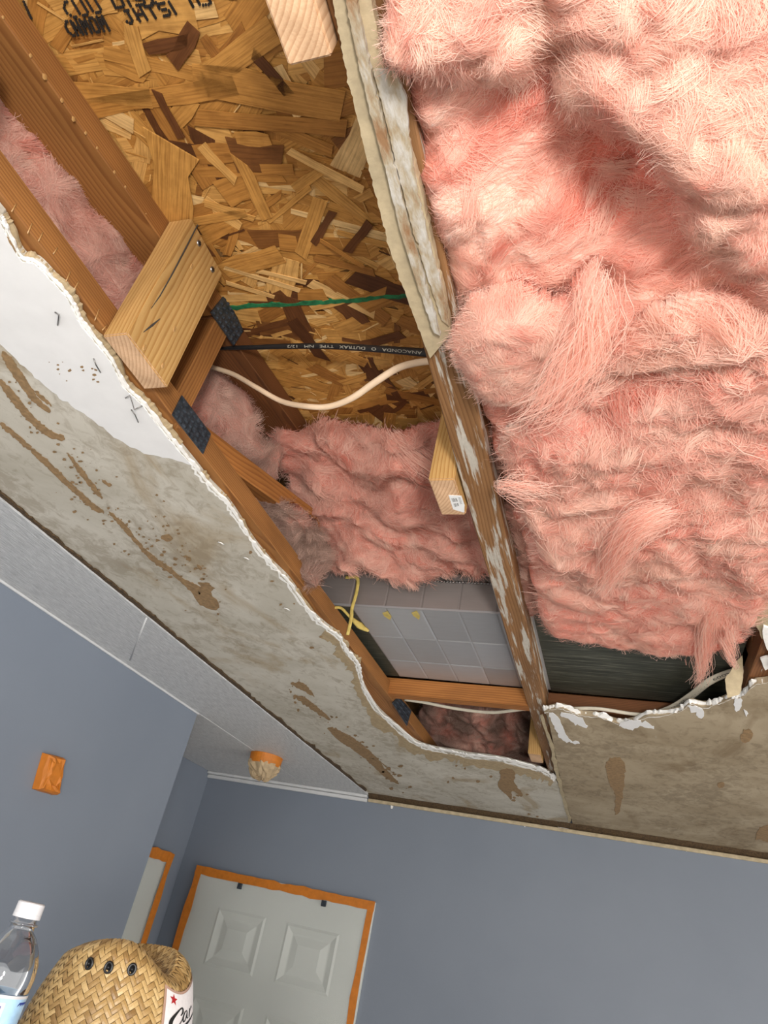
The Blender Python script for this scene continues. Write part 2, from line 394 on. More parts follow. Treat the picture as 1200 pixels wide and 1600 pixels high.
M['label_pale'] = plain('label_pale', (.36, .58, .80), .4, .25, 60); M['label_dark'] = plain('label_dark', (.012, .035, .22), .4)
M['label_bar'] = plain('label_bar', (.10, .10, .30), .5)

# ================================================================== THE SETTING
XL, XB, YB, XR = -1.41, -1.096, 3.136, -1.94
CZ = ZE+.56; PZ = ZE+.553
tag(box('floor', -2.6, 2.6, -1.6, YB+.1, -.1, 0, M['floor']), 'pale floor of the room below', 'floor', kind='structure')
tag(box('wall_back', XR-.1, 2.6, YB, YB+.1, 0, CZ+.02, M['wall']), 'blue grey painted wall with the taped six panel door', 'wall', kind='structure')
tag(box('wall_left', XR-.08, XL, -.9, 2.085, 0, PZ, M['wall']), 'blue grey painted wall ending at an outside corner', 'wall', kind='structure')
tag(box('wall_recess', XR-.1, XR, 2.085, YB, 0, PZ, M['wall']), 'shaded blue wall at the side of the recess', 'wall', kind='structure')
rim = bmesh.new()  # unseen rim, added to keep world light out of the roof space
for a in ((-2.1, 2.6, -.75, -.7), (-2.1, 2.6, YB+.05, YB+.1), (-2.1, -2.05, -.7, YB+.05), (2.55, 2.6, -.7, YB+.05)):
    box_bm(a[0], a[1], a[2], a[3], CZ+.022, ZE+1.3, bm=rim)
tag(from_bm('attic_light_block', rim, M['deck']), 'unseen rim boards added to keep outside light out of the roof space', 'wall', kind='structure')

# white textured ceiling panels left of the stripped boards
y_s = float(onz(215, 1000, .553)[1])
cp = tag(empty('ceiling', (-1.25, 1.5, PZ)), 'white brushed texture ceiling panels beside the blue wall', 'ceiling', kind='structure')
g = .0018
for (x0, x1, y0, y1) in ((XL+g, XB, -.7, YB), (XR, XL-g, 2.09, YB)):
    box('panel', x0, x1, y0, y1, PZ, PZ+.012, M['panel'], cp, .001)
sm = M['trim']
sweep('joint_bead', [onz(x, y, .553) for x, y in ((229, 965), (216, 998), (203, 1032))], .0022, .0012, (0, 0, 1), sm, cp, 6)
sweep('joint_bead', [(XL, 2.09, PZ), (XL, 2.6, PZ), (XL, YB, PZ)], .0016, .0008, (0, 0, 1), sm, cp, 6)
# thin bead on the left wall and the crown strip on the back wall
b = box('trim_1', XL, XL+.007, -.7, 2.088, PZ-.007, PZ-.0005, sm, bev=.0015); tag(b, 'thin white caulk bead where left wall meets panels', 'trim', kind='structure')
t2 = tag(empty('trim_2', (-1.5, YB, PZ)), 'small stepped white crown strip over the recess', 'trim', kind='structure')
box('crown_upper', XR, XB-.004, YB-.026, YB-.0005, PZ-.013, PZ-.0005, sm, t2, .003)
box('crown_lower', XR, XB-.004, YB-.015, YB-.0005, PZ-.03, PZ-.014, sm, t2, .003)

# stripped plasterboard, left sheet with a torn inner edge
TORN_L = [(0, 338), (9, 359), (32, 402), (55, 411), (79, 435), (108, 467), (125, 502), (152, 537), (175, 566), (195, 604), (222, 630), (248, 662), (271, 691), (300, 726),
          (325, 757), (350, 783), (370, 810), (393, 847), (420, 880), (450, 910), (483, 957), (507, 980), (530, 997), (541, 1018), (556, 1034), (562, 1052), (569, 1077),
          (590, 1110), (623, 1140), (647, 1160), (673, 1170), (713, 1177), (733, 1181), (780, 1187), (833, 1200), (853, 1207), (868, 1218)]
rl = [np.array(q[:2]) for q in spline([(*q, 0) for q in TORN_L], 9)]
def cz(q, z=.56): return onz(q[0], q[1], z)
seam = [cz((872, 1225)), cz((880, 1252)), cz((890, 1284))]
inner = [cz(q) for q in rl]
poly = [(XB, -.7, CZ), (inner[0][0]-.02, -.7, CZ)]+[tuple(p) for p in inner]+[tuple(p) for p in seam]+[(seam[-1][0], YB, CZ), (XB, YB, CZ)]
cl = tag(slab('ceiling', poly, (0, 0, 1), .0125, M['grey_board']), 'grey stripped plasterboard ceiling with a torn edge and brown scars', 'ceiling', kind='structure')
def ribbon(name, la, lb, th, mat, parent, za=.56, zb=.56, lift=0):
    """strip between two pixel polylines lying under the ceiling boards"""
    A = [onz(q[0], q[1], za)+np.array([0, 0, lift]) for q in la]; B_ = [onz(q[0], q[1], zb)+np.array([0, 0, lift]) for q in lb]
    n = len(A); V = A+B_+[p+np.array([0, 0, th]) for p in A]+[p+np.array([0, 0, th]) for p in B_]; F = []
    for i in range(n-1):
        F += [(i, i+1, n+i+1, n+i), (2*n+i, 3*n+i, 3*n+i+1, 2*n+i+1), (i, 2*n+i, 2*n+i+1, i+1), (n+i, n+i+1, 3*n+i+1, 3*n+i)]
    F += [(0, n, 3*n, 2*n), (n-1, 3*n-1, 4*n-1, 2*n-1)]
    return from_py(name, V, F, mat, parent)
def offs(pl, d, amp, seed):
    """shift a pixel polyline sideways (positive: into the hole) by a varying amount"""
    P = np.array(pl); T = np.gradient(P, axis=0); T /= np.linalg.norm(T, axis=1)[:, None]+1e-9
    s = np.arange(len(P)); r = np.random.default_rng(seed)
    k = d*(1+1.3*amp*noise(s*.16, s*0+seed, seed)+.6*amp*noise(s*.55, s*0+seed, seed+1)+amp*.38*r.normal(0, 1, len(P)))
    return P+np.stack([T[:, 1], -T[:, 0]], 1)*k[:, None]
i_mid = next(i for i, q in enumerate(rl) if q[1] > 1040)
ribbon('torn_gypsum', offs(rl, -3.2, .9, 4), offs(rl, 2.8, .6, 5), .003, M['gypsum'], cl, .5596, .5605)
n1 = next(i for i, q in enumerate(rl) if q[1] > 700)
ribbon('torn_paper', offs(rl[:n1], 2, .3, 6), offs(rl[:n1], 11, .25, 7), .003, M['paper'], cl, .5635, .568)
ribbon('torn_paper', offs(rl[n1:i_mid], 1.5, .3, 8), offs(rl[n1:i_mid], 5, .6, 9), .003, M['paper'], cl, .5635, .568)
ribbon('scuffed_paper', offs(rl[i_mid-30:], -4, .3, 10), offs(rl[i_mid-30:], -15, .35, 12), .001, M['paper'], cl, .5593, .5593)
# skin of white paint still on the board
skin = [(-40, 300)]+[tuple(q) for q in offs(rl[:n1], -3, .3, 14)]+[(300, 727), (262, 716), (225, 708), (178, 683), (143, 655), (98, 627), (60, 594), (0, 537), (-40, 500)]
skin = [q for q in skin]
slab('paint_skin', [cz(q, .559) for q in ragged(skin[:1], 5)+skin[1:-9]+ragged(skin[-9:], 7, 1.5, 5)], (0, 0, 1), .0008, M['paint_skin'], cl)
# brown scars where the paper tore off
SCARS = [[(0, 590), (20, 610), (50, 650), (80, 675), (103, 683), (100, 690), (75, 685), (40, 655), (0, 605)],
         [(5, 545), (30, 575), (60, 625), (80, 640), (78, 648), (50, 628), (22, 590), (0, 556)],
         [(50, 607), (70, 620), (85, 640), (60, 622)],
         [(0, 655), (40, 690), (75, 720), (110, 755), (150, 790), (165, 800), (155, 805), (120, 775), (70, 728), (30, 690), (0, 668)],
         [(100, 700), (130, 735), (165, 782), (150, 775), (115, 728)],
         [(165, 795), (190, 812), (215, 845), (240, 870), (265, 885), (285, 905), (310, 915), (335, 930), (345, 950), (335, 955), (310, 945), (300, 925), (285, 912), (262, 893), (235, 877), (205, 842), (180, 815)],
         [(305, 912), (322, 908), (335, 920), (325, 926)], [(250, 838), (262, 833), (272, 843), (260, 848)], [(285, 866), (300, 873), (295, 880)], [(305, 880), (318, 888), (312, 892)],
         [(62, 566), (72, 572), (70, 576), (58, 570)], [(113, 575), (128, 580), (142, 592), (135, 594), (118, 588)], [(148, 580), (160, 588), (152, 592)],
         [(80, 572), (90, 580), (84, 582)], [(158, 748), (176, 756), (172, 762), (160, 755)],
         [(450, 1067), (470, 1065), (480, 1072), (495, 1092), (485, 1085), (465, 1075)],
         [(452, 1085), (475, 1088), (490, 1100), (520, 1125), (510, 1125), (480, 1104)],
         [(508, 1134), (530, 1140), (560, 1160), (590, 1185), (605, 1205), (630, 1230), (600, 1215), (582, 1195), (552, 1172), (525, 1155)],
         [(530, 1138), (570, 1165), (615, 1210), (620, 1213), (575, 1175)],
         [(778, 1203), (800, 1200), (808, 1212), (800, 1220), (818, 1240), (815, 1247), (798, 1232), (800, 1252), (790, 1240), (775, 1228), (783, 1215)],
         [(0, 365), (14, 372), (28, 398), (20, 410), (2, 405), (-8, 392)]]
for i, s in enumerate(SCARS):
    slab('torn_patch', [cz(q, .5592-.00006*(i % 5)) for q in ragged(chaikin(s, 2), 2.5, 1.1, 20+i, True)], (0, 0, 1), .0005, M['brown_tear'], cl)
rgs = np.random.default_rng(17); bm = bmesh.new()
for (a_, b_, nn2, sp_) in (((0, 600), (170, 800), 60, 26), ((170, 800), (340, 950), 60, 22), ((240, 800), (330, 900), 30, 14), ((450, 1070), (630, 1230), 60, 10), ((60, 560), (160, 590), 14, 8), ((380, 800), (560, 1000), 30, 40), ((700, 1190), (860, 1270), 18, 16)):
    for _ in range(nn2):
        t_ = rgs.random(); q = np.array(a_)*(1-t_)+np.array(b_)*t_+rgs.normal(0, sp_, 2)*np.array([.7, 1]); r_ = rgs.uniform(.6, 2.6); n_ = 6
        w3 = cz(q)[:2]
        if q[0] < 0 or not all(inside(np.array([w3+d_]), np.array([p_[:2] for p_ in poly]))[0] for d_ in (np.array([.012, .004]), np.array([0, 0]), np.array([.0, -.012]))): continue
        bm.faces.new([bm.verts.new(Vector(cz((q[0]+r_*(1+.9*t_)*math.cos(k*math.pi/3)*rgs.uniform(.5, 1.4), q[1]+r_*math.sin(k*math.pi/3)*rgs.uniform(.5, 1.4)), .5589))) for k in range(n_)])
spk = from_bm('torn_specks', bm, M['brown_tear'], cl); spk['kind'] = 'stuff'
def wire(name, pts, r, mat, parent, z=.558): return sweep(name, [onz(x, y, z+dz) for x, y, dz in pts], r, r, (0, 0.1, 1), mat, parent, 6)
for q in ([(86, 488, 0), (92, 492, -.004), (90, 508, 0)], [(196, 622, 0), (203, 617, -.004), (210, 640, -.004), (222, 634, 0)], [(146, 560, 0), (150, 570, -.004), (157, 582, 0)], [(205, 640, 0), (211, 648, -.005), (216, 660, 0)]):
    wire('staple', q, .0009, M['nail'], cl)
for q in ((345, 849), (385, 873), (448, 952)):
    wire('staple', [(q[0]-4, q[1]-2, 0), (q[0], q[1]-1, -.003), (q[0]+5, q[1]+2, 0)], .0012, M['gypsum'], cl)
# ragged dark line where the white panels were cut away
bp = [(-30, 746), (40, 806), (100, 855), (160, 903), (220, 950), (280, 1000), (340, 1048), (400, 1097), (460, 1146), (520, 1195), (572, 1236)]
rb_ = ragged(bp, 5, 1.2, 31)
ribbon('torn_adhesive', offs(rb_, 2.2, .5, 32), offs(rb_, -5.0, .4, 33), .004, M['dark_tear'], cl, .5555, .557)

# right sheet, browner, separate piece
TORN_R = [(850, 1112), (862, 1108), (880, 1107), (905, 1117), (935, 1120), (965, 1130), (990, 1128), (1012, 1118), (1035, 1117), (1062, 1112), (1078, 1100), (1100, 1104), (1120, 1100), (1140, 1092), (1160, 1088), (1178, 1070), (1200, 1066), (1240, 1050)]
rr = [np.array(q[:2]) for q in spline([(*q, 0) for q in TORN_R], 6)]
ri = [cz(q) for q in rr]
sl = [cz((852, 1118)), cz((862, 1165)), cz((874, 1222)), cz((882, 1252)), cz((892, 1285))]
poly = [tuple(p) for p in ri]+[(2.6, ri[-1][1], CZ), (2.6, YB, CZ), (sl[-1][0]+.006, YB, CZ)]+[(p[0]+.006, p[1], CZ) for p in sl[::-1]]
cr = tag(slab('ceiling', poly, (0, 0, 1), .0125, M['brown_board']), 'brown scraped plasterboard ceiling piece right of the joist', 'ceiling', kind='structure')
ribbon('torn_gypsum', offs(rr, -2.2, .9, 42), offs(rr, 5, .6, 43), .004, M['gypsum'], cr, .5595, .565)
WH = [[(855, 1114), (868, 1112), (890, 1160), (903, 1157), (906, 1163), (875, 1158), (866, 1135)], [(868, 1112), (905, 1118), (922, 1140), (900, 1132)], [(960, 1132), (1000, 1122), (1030, 1140), (1000, 1136), (985, 1142)],
      [(1072, 1101), (1098, 1106), (1101, 1118), (1095, 1125), (1082, 1112)], [(1145, 1092), (1160, 1090), (1158, 1108), (1148, 1114)], [(1162, 1108), (1168, 1112), (1167, 1124)]]
for i, s in enumerate(WH): slab('paint_scrap', [cz(q, .559) for q in ragged(chaikin(s, 1), 3, 1.3, 50+i, True)], (0, 0, 1), .0007, M['paint_skin'], cr)
for i, s in enumerate([[(945, 1185), (978, 1183), (975, 1230), (968, 1270), (960, 1275), (963, 1240), (950, 1225)], [(1155, 1152), (1165, 1138), (1178, 1142), (1174, 1158), (1160, 1162)], [(1120, 1225), (1130, 1222), (1132, 1230), (1122, 1232)],
                       [(1180, 1300), (1200, 1285), (1240, 1300), (1240, 1320), (1185, 1315)]]):
    slab('torn_patch', [cz(q, .5592) for q in ragged(chaikin(s, 1), 3, 1.4, 60+i, True)], (0, 0, 1), .0005, M['brown_tear'], cr)
# seam edge of the left sheet: a fringe of gypsum crumbs
rs_ = ragged([(846, 1118), (862, 1165), (874, 1222), (890, 1284)], 5, 1.0, 71)
ribbon('seam_edge', offs(rs_, 2, .4, 72), offs(rs_, -3, .4, 73), .003, M['remnant_beige'], cr, .5585, .5585)
# rest of the ceiling outside the view, added to stop light leaking into the bay
tag(box('ceiling', .25, 2.6, -.7, 1.35, CZ, CZ+.0125, M['brown_board']), 'unseen brown plasterboard added beyond the opened bay to block stray light', 'ceiling', kind='structure')
# strip and gap along the back wall
st = tag(empty('trim_3', (0, YB, CZ)), 'beige ragged edging strip between stripped ceiling and back wall', 'trim', kind='structure')
box('edging', XB, 2.6, YB-.012, YB-.0005, CZ-.034, CZ-.020, M['strip'], st, .002)
sx = np.linspace(XB, 2.6, 160); rr2 = np.random.default_rng(8)
V = []; F = []
for i, x in enumerate(sx):
    V += [(x, YB-.0008, CZ-.019), (x, YB-.024-.012*rr2.random(), CZ-.0005), (x, YB-.0008, CZ-.0004)]
for i in range(len(sx)-1): F += [(3*i, 3*i+3, 3*i+4, 3*i+1), (3*i+1, 3*i+4, 3*i+5, 3*i+2)]
from_py('torn_adhesive', V, F, M['dark_tear'], st)
for q, wd in (((880, 1297), .045), ((1072, 1328), .02), ((612, 1262), .012), ((820, 1290), .01)):
    p = ony(q[0], q[1], YB-.003); r3 = np.random.default_rng(int(q[0]))
    slab('paint_flake', [(p[0]+wd*a, YB-.002, p[2]+.016*b_) for a, b_ in ((-.5, .6), (.5, .5), (.42, -.1), (.1, -.35), (-.3, -.2))], (0, -1, 0), .002, M['gypsum'], st)

# ================================================================== ROOF DECK of wood strands
def deck_M():
    y = Vector((0, 1, OSK)).normalized(); z = Vector((0, -OSK, 1)).normalized()
    return Matrix(((1, 0, 0, 0), (0, y.y, z.y, .16), (0, y.z, z.z, ZE+OS0), (0, 0, 0, 1)))
DM = deck_M(); DMI = DM.inverted()
deck = from_bm('ceiling_deck', box_bm(-2.1, 2.6, -.9, 3.1, .0035, .018), M['deck'], None, DM)
tag(deck, 'strand board roof deck seen from below between the trusses', 'ceiling', kind='structure')
def flake_outline(L_, W_, r):
    k = []
    for s in (1, -1):
        for j in range(4):
            t = j/3; k.append((s*(L_/2-L_*t), s*(W_/2)*(1+r.normal(0, .10)) + r.normal(0, W_*.04)))
    k[0] = (k[0][0]+r.normal(0, W_*.35), k[0][1]); k[4] = (k[4][0]+r.normal(0, W_*.35), k[4][1])
    return k
def flake_geo(out, th):
    n = len(out); V = [(x, y, -th) for x, y in out]+[(x, y, th*.4) for x, y in out]
    F = [tuple(range(n))[::-1]]
    for i in range(n): F.append((i, (i+1) % n, (i+1) % n+n, i+n))
    return V, F
variants = []
for i in range(14):
    r = np.random.default_rng(100+i)
    out = flake_outline(r.uniform(.05, .115), r.uniform(.008, .024), r); V, F = flake_geo(out, .0006)
    me = bpy.data.meshes.new('strand'); me.from_pydata(V, [], F); me.update()
    ul = me.uv_layers.new(name='UVMap'); o2 = r.random(2)*5
    for lp in me.loops: c = me.vertices[lp.vertex_index].co; ul.data[lp.index].uv = (c.x+o2[0], c.y+o2[1])
    me.materials.append(M['flake']); variants.append(me)
def rand_ang(r): return r.normal(0, .38) if r.random() < .55 else r.uniform(-1.57, 1.57)
rf = np.random.default_rng(77)
def child_of_deck(name, me, ML):
    o = bpy.data.objects.new(name, me); COL.objects.link(o); o.parent = deck; o.matrix_basis = ML; PW[o.name] = DM@ML; return o
X0, X1, Y0, Y1 = -1.0, -.12, -.12, .95
Vs = []; Fs = []; UV = []; TN = []
def add_joined(cx, cy, a, zz, L_, W_, r, tone, tx=0, ty=0):
    out = flake_outline(L_, W_, r); V, F = flake_geo(out, .0004); o2 = r.random(2)*9; base = len(Vs)
    ca, sa = math.cos(a), math.sin(a)
    for x, y, z in V: Vs.append((cx+ca*x-sa*y, cy+sa*x+ca*y, zz+z+x*tx+y*ty))
    for f in F:
        Fs.append(tuple(base+i for i in f)); UV.extend([(V[i][0]+o2[0], V[i][1]+o2[1]) for i in f]); TN.append(tone)
for i in range(3400):
    lay = i/3400
    k = rf.random(); L_ = rf.uniform(.03, .11); W_ = rf.uniform(.004, .022) if k < .6 else rf.uniform(.018, .042)
    tone = float(np.clip(rf.normal(.62, .22), 0, 1))
    add_joined(rf.uniform(X0, X1), rf.uniform(Y0, Y1), rand_ang(rf), .003-.0030*lay, L_, W_, rf, tone, rf.normal(0, .006), rf.normal(0, .015))
for i in range(240):                                                # splinters and fines
    add_joined(rf.uniform(X0, X1), rf.uniform(Y0, Y1), rf.uniform(-1.6, 1.6), -.001-.0012*rf.random(), rf.uniform(.01, .045), rf.uniform(.0008, .003), rf, rf.choice([.05, .9, .98, .7]), rf.normal(0, .02), 0)
me = bpy.data.meshes.new('strand_layer'); me.from_pydata(Vs, [], Fs); me.update()
ul = me.uv_layers.new(name='UVMap'); ul.data.foreach_set('uv', np.array(UV, dtype=np.float32).ravel())
at = me.attributes.new('tone', 'FLOAT', 'FACE'); at.data.foreach_set('value', np.array(TN, dtype=np.float32))
me.materials.append(M['flake_joined'])
so = child_of_deck('strand_layer', me, Matrix.Identity(4)); so['kind'] = 'stuff'
# the 290 nearest strands one by one
def Mflake(p, a, s=1.0, z=-.0008, sx=1, sy=1, tx=0.):
    return Matrix.Translation((p[0], p[1], z))@Matrix.Rotation(a, 4, 'Z')@Matrix.Rotation(tx, 4, 'Y')@Matrix.Diagonal((sx, sy, 1, 1))
for i in range(262):
    child_of_deck('strand', variants[rf.integers(14)], Mflake((rf.uniform(-.85, -.2), rf.uniform(.0, .85)), rand_ang(rf), z=-.0006-.0012*rf.random(), sx=rf.uniform(.7, 1.2), sy=rf.uniform(.7, 1.9), tx=rf.normal(0, .01)))
def strand_px(a, b, wpx, tone, th=.0009, z=-.0026, lift=0):
    """a strand singled out in the photograph, from pixel a to pixel b"""
    A = DMI@Vector(ondeck(*a)); B_ = DMI@Vector(ondeck(*b)); d = B_-A; L_ = d.length
    mid = ondeck((a[0]+b[0])/2, (a[1]+b[1])/2); wd = wpx*np.dot(np.asarray(mid)-EYE, CF)/FPX
    r = np.random.default_rng(int(a[0]*7+b[1])); V, F = flake_geo(flake_outline(L_, wd, r), th)
    m2 = bpy.data.meshes.new('strand'); m2.from_pydata(V, [], F); m2.update(); u2 = m2.uv_layers.new(name='UVMap')
    for lp in m2.loops: c = m2.vertices[lp.vertex_index].co; u2.data[lp.index].uv = (c.x+a[0], c.y+a[1])
    t2_ = m2.attributes.new('tone', 'FLOAT', 'FACE'); t2_.data.foreach_set('value', [tone]*len(F)); m2.materials.append(M['flake_joined'])
    c = (A+B_)/2
    child_of_deck('strand', m2, Matrix.Translation((c.x, c.y, z-lift*.5))@Matrix.Rotation(math.atan2(d.y, d.x), 4, 'Z')@Matrix.Rotation(math.atan2(lift, L_), 4, 'Y'))
for s in [((272, 212), (268, 352), 66, .72, .0015, -.004), ((244, 135), (285, 212), 13, .10, .001, -.004), ((400, 84), (456, 148), 17, .06), ((450, 230), (570, 285), 13, .95, .001, -.004, .01), ((500, 372), (575, 400), 6, .35, .001, -.003, .02),
          ((370, 235), (418, 338), 22, .66), ((315, 225), (365, 278), 18, .85), ((130, 170), (370, 130), 30, .52), ((300, 120), (540, 165), 50, .55), ((300, 180), (545, 200), 26, .38), ((130, 145), (240, 150), 34, .62), ((205, 35), (225, 105), 24, .78),
          ((305, 40), (270, 100), 24, .13), ((310, 130), (430, 40), 40, .6), ((350, 415), (470, 452), 9, .97), ((355, 440), (430, 462), 8, .95), ((400, 420), (480, 440), 8, .96), ((350, 420), (440, 395), 34, .62), ((230, 75), (300, 60), 18, .1),
          ((500, 310), (470, 400), 20, .7), ((520, 330), (490, 380), 12, .1), ((580, 345), (545, 390), 14, .12), ((385, 330), (300, 345), 14, .66), ((320, 315), (400, 340), 12, .8), ((85, 130), (110, 190), 16, .7)]:
    strand_px(*s)
# green painted board edge across the deck
ge = ragged([(340, 481), (400, 476), (450, 474), (500, 471), (560, 467), (630, 460), (660, 457)], 6, .9, 81)
A = [DMI@Vector(ondeck(*q)) for q in offs(ge, 3.2, .4, 82)]; B_ = [DMI@Vector(ondeck(*q)) for q in offs(ge, -2.5, .5, 83)]
V = [(p.x, p.y, -.0034) for p in A]+[(p.x, p.y, -.0034) for p in B_]+[(p.x, p.y, 0) for p in A]+[(p.x, p.y, 0) for p in B_]; n = len(A)
F = []
for i in range(n-1): F += [(i, i+1, n+i+1, n+i), (i, 2*n+i, 2*n+i+1, i+1), (n+i, n+i+1, 3*n+i+1, 3*n+i)]
go = from_py('painted_edge', V, F, M['green'], deck, DM); go['label'] = 'green painted board edge'
# dotted ink stamp on the boards
GL = {'(': ['..##', '.#..', '#...', '#...', '#...', '.#..', '..##'], 'N': ['#...#', '##..#', '##..#', '#.#.#', '#..##', '#..##', '#...#'], 'M': ['#...#', '##.##', '#.#.#', '#.#.#', '#...#', '#...#', '#...#'],
      'O': ['.###.', '#...#', '#...#', '#...#', '#...#', '#...#', '.###.'], 'J': ['..###', '...#.', '...#.', '...#.', '...#.', '#..#.', '.##..'], 'H': ['#...#', '#...#', '#...#', '#####', '#...#', '#...#', '#...#'],
      'S': ['.####', '#....', '#....', '.###.', '....#', '....#', '####.'], 'T': ['#####', '..#..', '..#..', '..#..', '..#..', '..#..', '..#..'], 'I': ['#', '#', '#', '#', '#', '#', '#'], 'U': ['#...#', '#...#', '#...#', '#...#', '#...#', '#...#', '.###.'],
      "'": ['#', '#', '.', '.', '.', '.', '.'], ' ': ['...']*7, 'D': ['####.', '#...#', '#...#', '#...#', '#...#', '#...#', '####.'], '1': ['.#.', '##.', '.#.', '.#.', '.#.', '.#.', '###']}
def stamp(text, p, q, h):
    p = np.array(p, float); q = np.array(q, float); cols = sum(len(GL[c][0])+1.6 for c in text); d = (q-p)/cols; nrm = np.array([-d[1], d[0]]); nrm = nrm/np.linalg.norm(nrm); x = 0
    nrm = nrm+.35*d/np.linalg.norm(d)
    for c in text:
        for j, row in enumerate(GL[c]):
            for i, ch in enumerate(row):
                if ch == '#':
                    pp = p+d*(x+i)+nrm*h*(j/6-.5); c0 = DMI@Vector(ondeck(*pp)); b0 = len(sv)
                    for k in range(6):
                        a = k*math.pi/3; sv.append((c0.x+.0012*math.cos(a), c0.y+.0014*math.sin(a), -.0041))
                    for k in range(6):
                        a = k*math.pi/3; sv.append((c0.x+.0012*math.cos(a), c0.y+.0014*math.sin(a), -.0020))
                    sf.append(tuple(range(b0, b0+6))); sf.extend([(b0+k, b0+(k+1) % 6, b0+6+(k+1) % 6, b0+6+k) for k in range(6)])
        x += len(GL[c][0])+1.6
sv = []; sf = []
stamp('(NMOM', (106, 43), (172, 33), 23); stamp('JHTSI', (196, 25), (278, 8), 20); stamp('(UU', (104, 14), (162, 2), 26); stamp('II', (33, 14), (56, 12), 26); stamp('DIS1', (178, 1), (250, -8), 18); stamp('IU', (300, 2), (340, -4), 12)
ink = from_py('stamped_lettering', sv, sf, M['ink'], deck, DM); ink['label'] = 'black dotted stamp lettering'

# ================================================================== TRUSSES
XT = -.614
lt = tag(empty('roof_truss', (XT, 1, CZ)), 'orange brown truss with the bolted yellow block, above the grey board edge', 'truss', 'roof trusses')
def zc(z): return ZE+z
lumber('bottom_chord', (XT-.0445, -.6, zc(.592)), (XT-.0445, 3.05, zc(.592)), .089, .038, M['old_wood'], lt)
lumber('top_chord', (XT-.0445, -.6, zc(deck_z(-.6)-.0215)), (XT-.0445, .60, zc(deck_z(.6)-.0215)), .089, .038, M['old_wood'], lt, up=(0, -OSK, 1))
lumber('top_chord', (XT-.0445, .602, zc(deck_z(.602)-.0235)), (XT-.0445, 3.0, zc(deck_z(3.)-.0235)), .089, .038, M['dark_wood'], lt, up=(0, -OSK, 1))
def web(p, q, e0=0, e1=0, mat='old_wood'):
    a = onx(*p, XT-.001); b_ = onx(*q, XT-.001); d = (b_-a)/np.linalg.norm(b_-a); a = a-d*e0; b_ = b_+d*e1
    a[0] = b_[0] = XT-.0455
    dd = Vector(b_-a); lumber('web', a, b_, .087, .038, M[mat], lt, up=dd.cross(Vector((1, 0, 0))))
web((272, 660), (338, 530), -.005, .03); web((318, 682), (455, 783), 0, .2, 'red_wood')
web((-90, 180), (-30, 60), .0, .0)
def plate(quad, X, parent, cols=8, rows=4):
    c = [Vector(onx(*q, X)) for q in quad]; n = Vector((1, 0, 0))
    o = slab('connector_plate', c, n, .0022, M['steel'], parent); bm = bmesh.new()
    for i in range(cols):
        for j in range(rows):
            u, v = (i+.5)/cols, (j+.5)/rows; p = (c[0]*(1-u)+c[1]*u)*(1-v)+(c[3]*(1-u)+c[2]*u)*v
            eu = (c[1]-c[0]).normalized(); ev = (c[3]-c[0]).normalized(); hw, hh = (c[1]-c[0]).length/cols*.30, (c[3]-c[0]).length/rows*.32
            vs = [bm.verts.new(p+eu*a*hw+ev*b_*hh+n*.0022) for a, b_ in ((-1, -1), (1, -1), (1, 1), (-1, 1))]+[bm.verts.new(p+eu*a*hw*.5+ev*(b_*.5+.4)*hh+n*.0042) for a, b_ in ((-1, -1), (1, -1), (1, 1), (-1, 1))]
            bm.faces.new(vs[4:])
            for k in range(4): bm.faces.new((vs[k], vs[(k+1) % 4], vs[4+(k+1) % 4], vs[4+k]))
    t = from_bm('teeth', bm, M['steel'], o); return o
plate([(268, 648), (283, 618), (328, 678), (316, 709)], XT, lt, 4, 8); plate([(328, 488), (352, 458), (379, 517), (364, 540)], XT, lt, 4, 8); plate([(612, 1098), (622, 1088), (642, 1110), (635, 1134)], XT, lt, 3, 4)
for q, r in (((5, 27), 4), ((48, 87), 5), ((70, 120), 8), ((97, 157), 6), ((115, 186), 7), ((134, 208), 5), ((152, 231), 4), ((179, 269), 5), ((196, 292), 4), ((228, 334), 2)):
    p = onx(q[0], q[1], XT); bm = bmesh.new(); bmesh.ops.create_uvsphere(bm, u_segments=10, v_segments=6, radius=1); rr_ = r*.55/FPX
    for v in bm.verts: v.co = Vector((v.co.x*.0007, v.co.y*rr_*.85*(1+.2*math.sin(5*v.co.z+r)), v.co.z*rr_*1.05))
    from_bm('glue_drop', bm, M['glue'], lt, Matrix.Translation(p), True)
for q in ((20, 325, 12), (45, 357, 16), (62, 370, 14), (85, 392, 10), (105, 432, 16), (118, 446, 12), (150, 492, 18), (162, 512, 8)):
    a = onx(q[0]-2, q[1]+q[2]*.5, XT+.0005); b_ = onx(q[0]+5, q[1]-q[2]*.5, XT+.0005)
    sweep('glue_line', [a, (a+b_)/2, b_], .0008, .0005, (1, 0, 0), M['glue'], lt, 5)

ct = tag(empty('roof_truss', (-.21, 1, CZ)), 'narrow brown joist with scraped white residue crossing the opening', 'truss', 'roof trusses')
JL = [(-.6, -.206), (.2, -.212), (.8, -.225), (1.4, -.232), (2.25, -.238), (3.05, -.238)]
V = []; F = []
for (y, x) in JL:
    jw = .047
    V += [(x, y, zc(.574)), (x+jw, y, zc(.574)), (x+jw, y, zc(.622)), (x, y, zc(.622))]
for i in range(len(JL)-1):
    for k in range(4): F.append((4*i+k, 4*i+(k+1) % 4, 4*i+4+(k+1) % 4, 4*i+4+k))
F += [(0, 1, 2, 3), tuple(range(4*len(JL)-4, 4*len(JL)))]
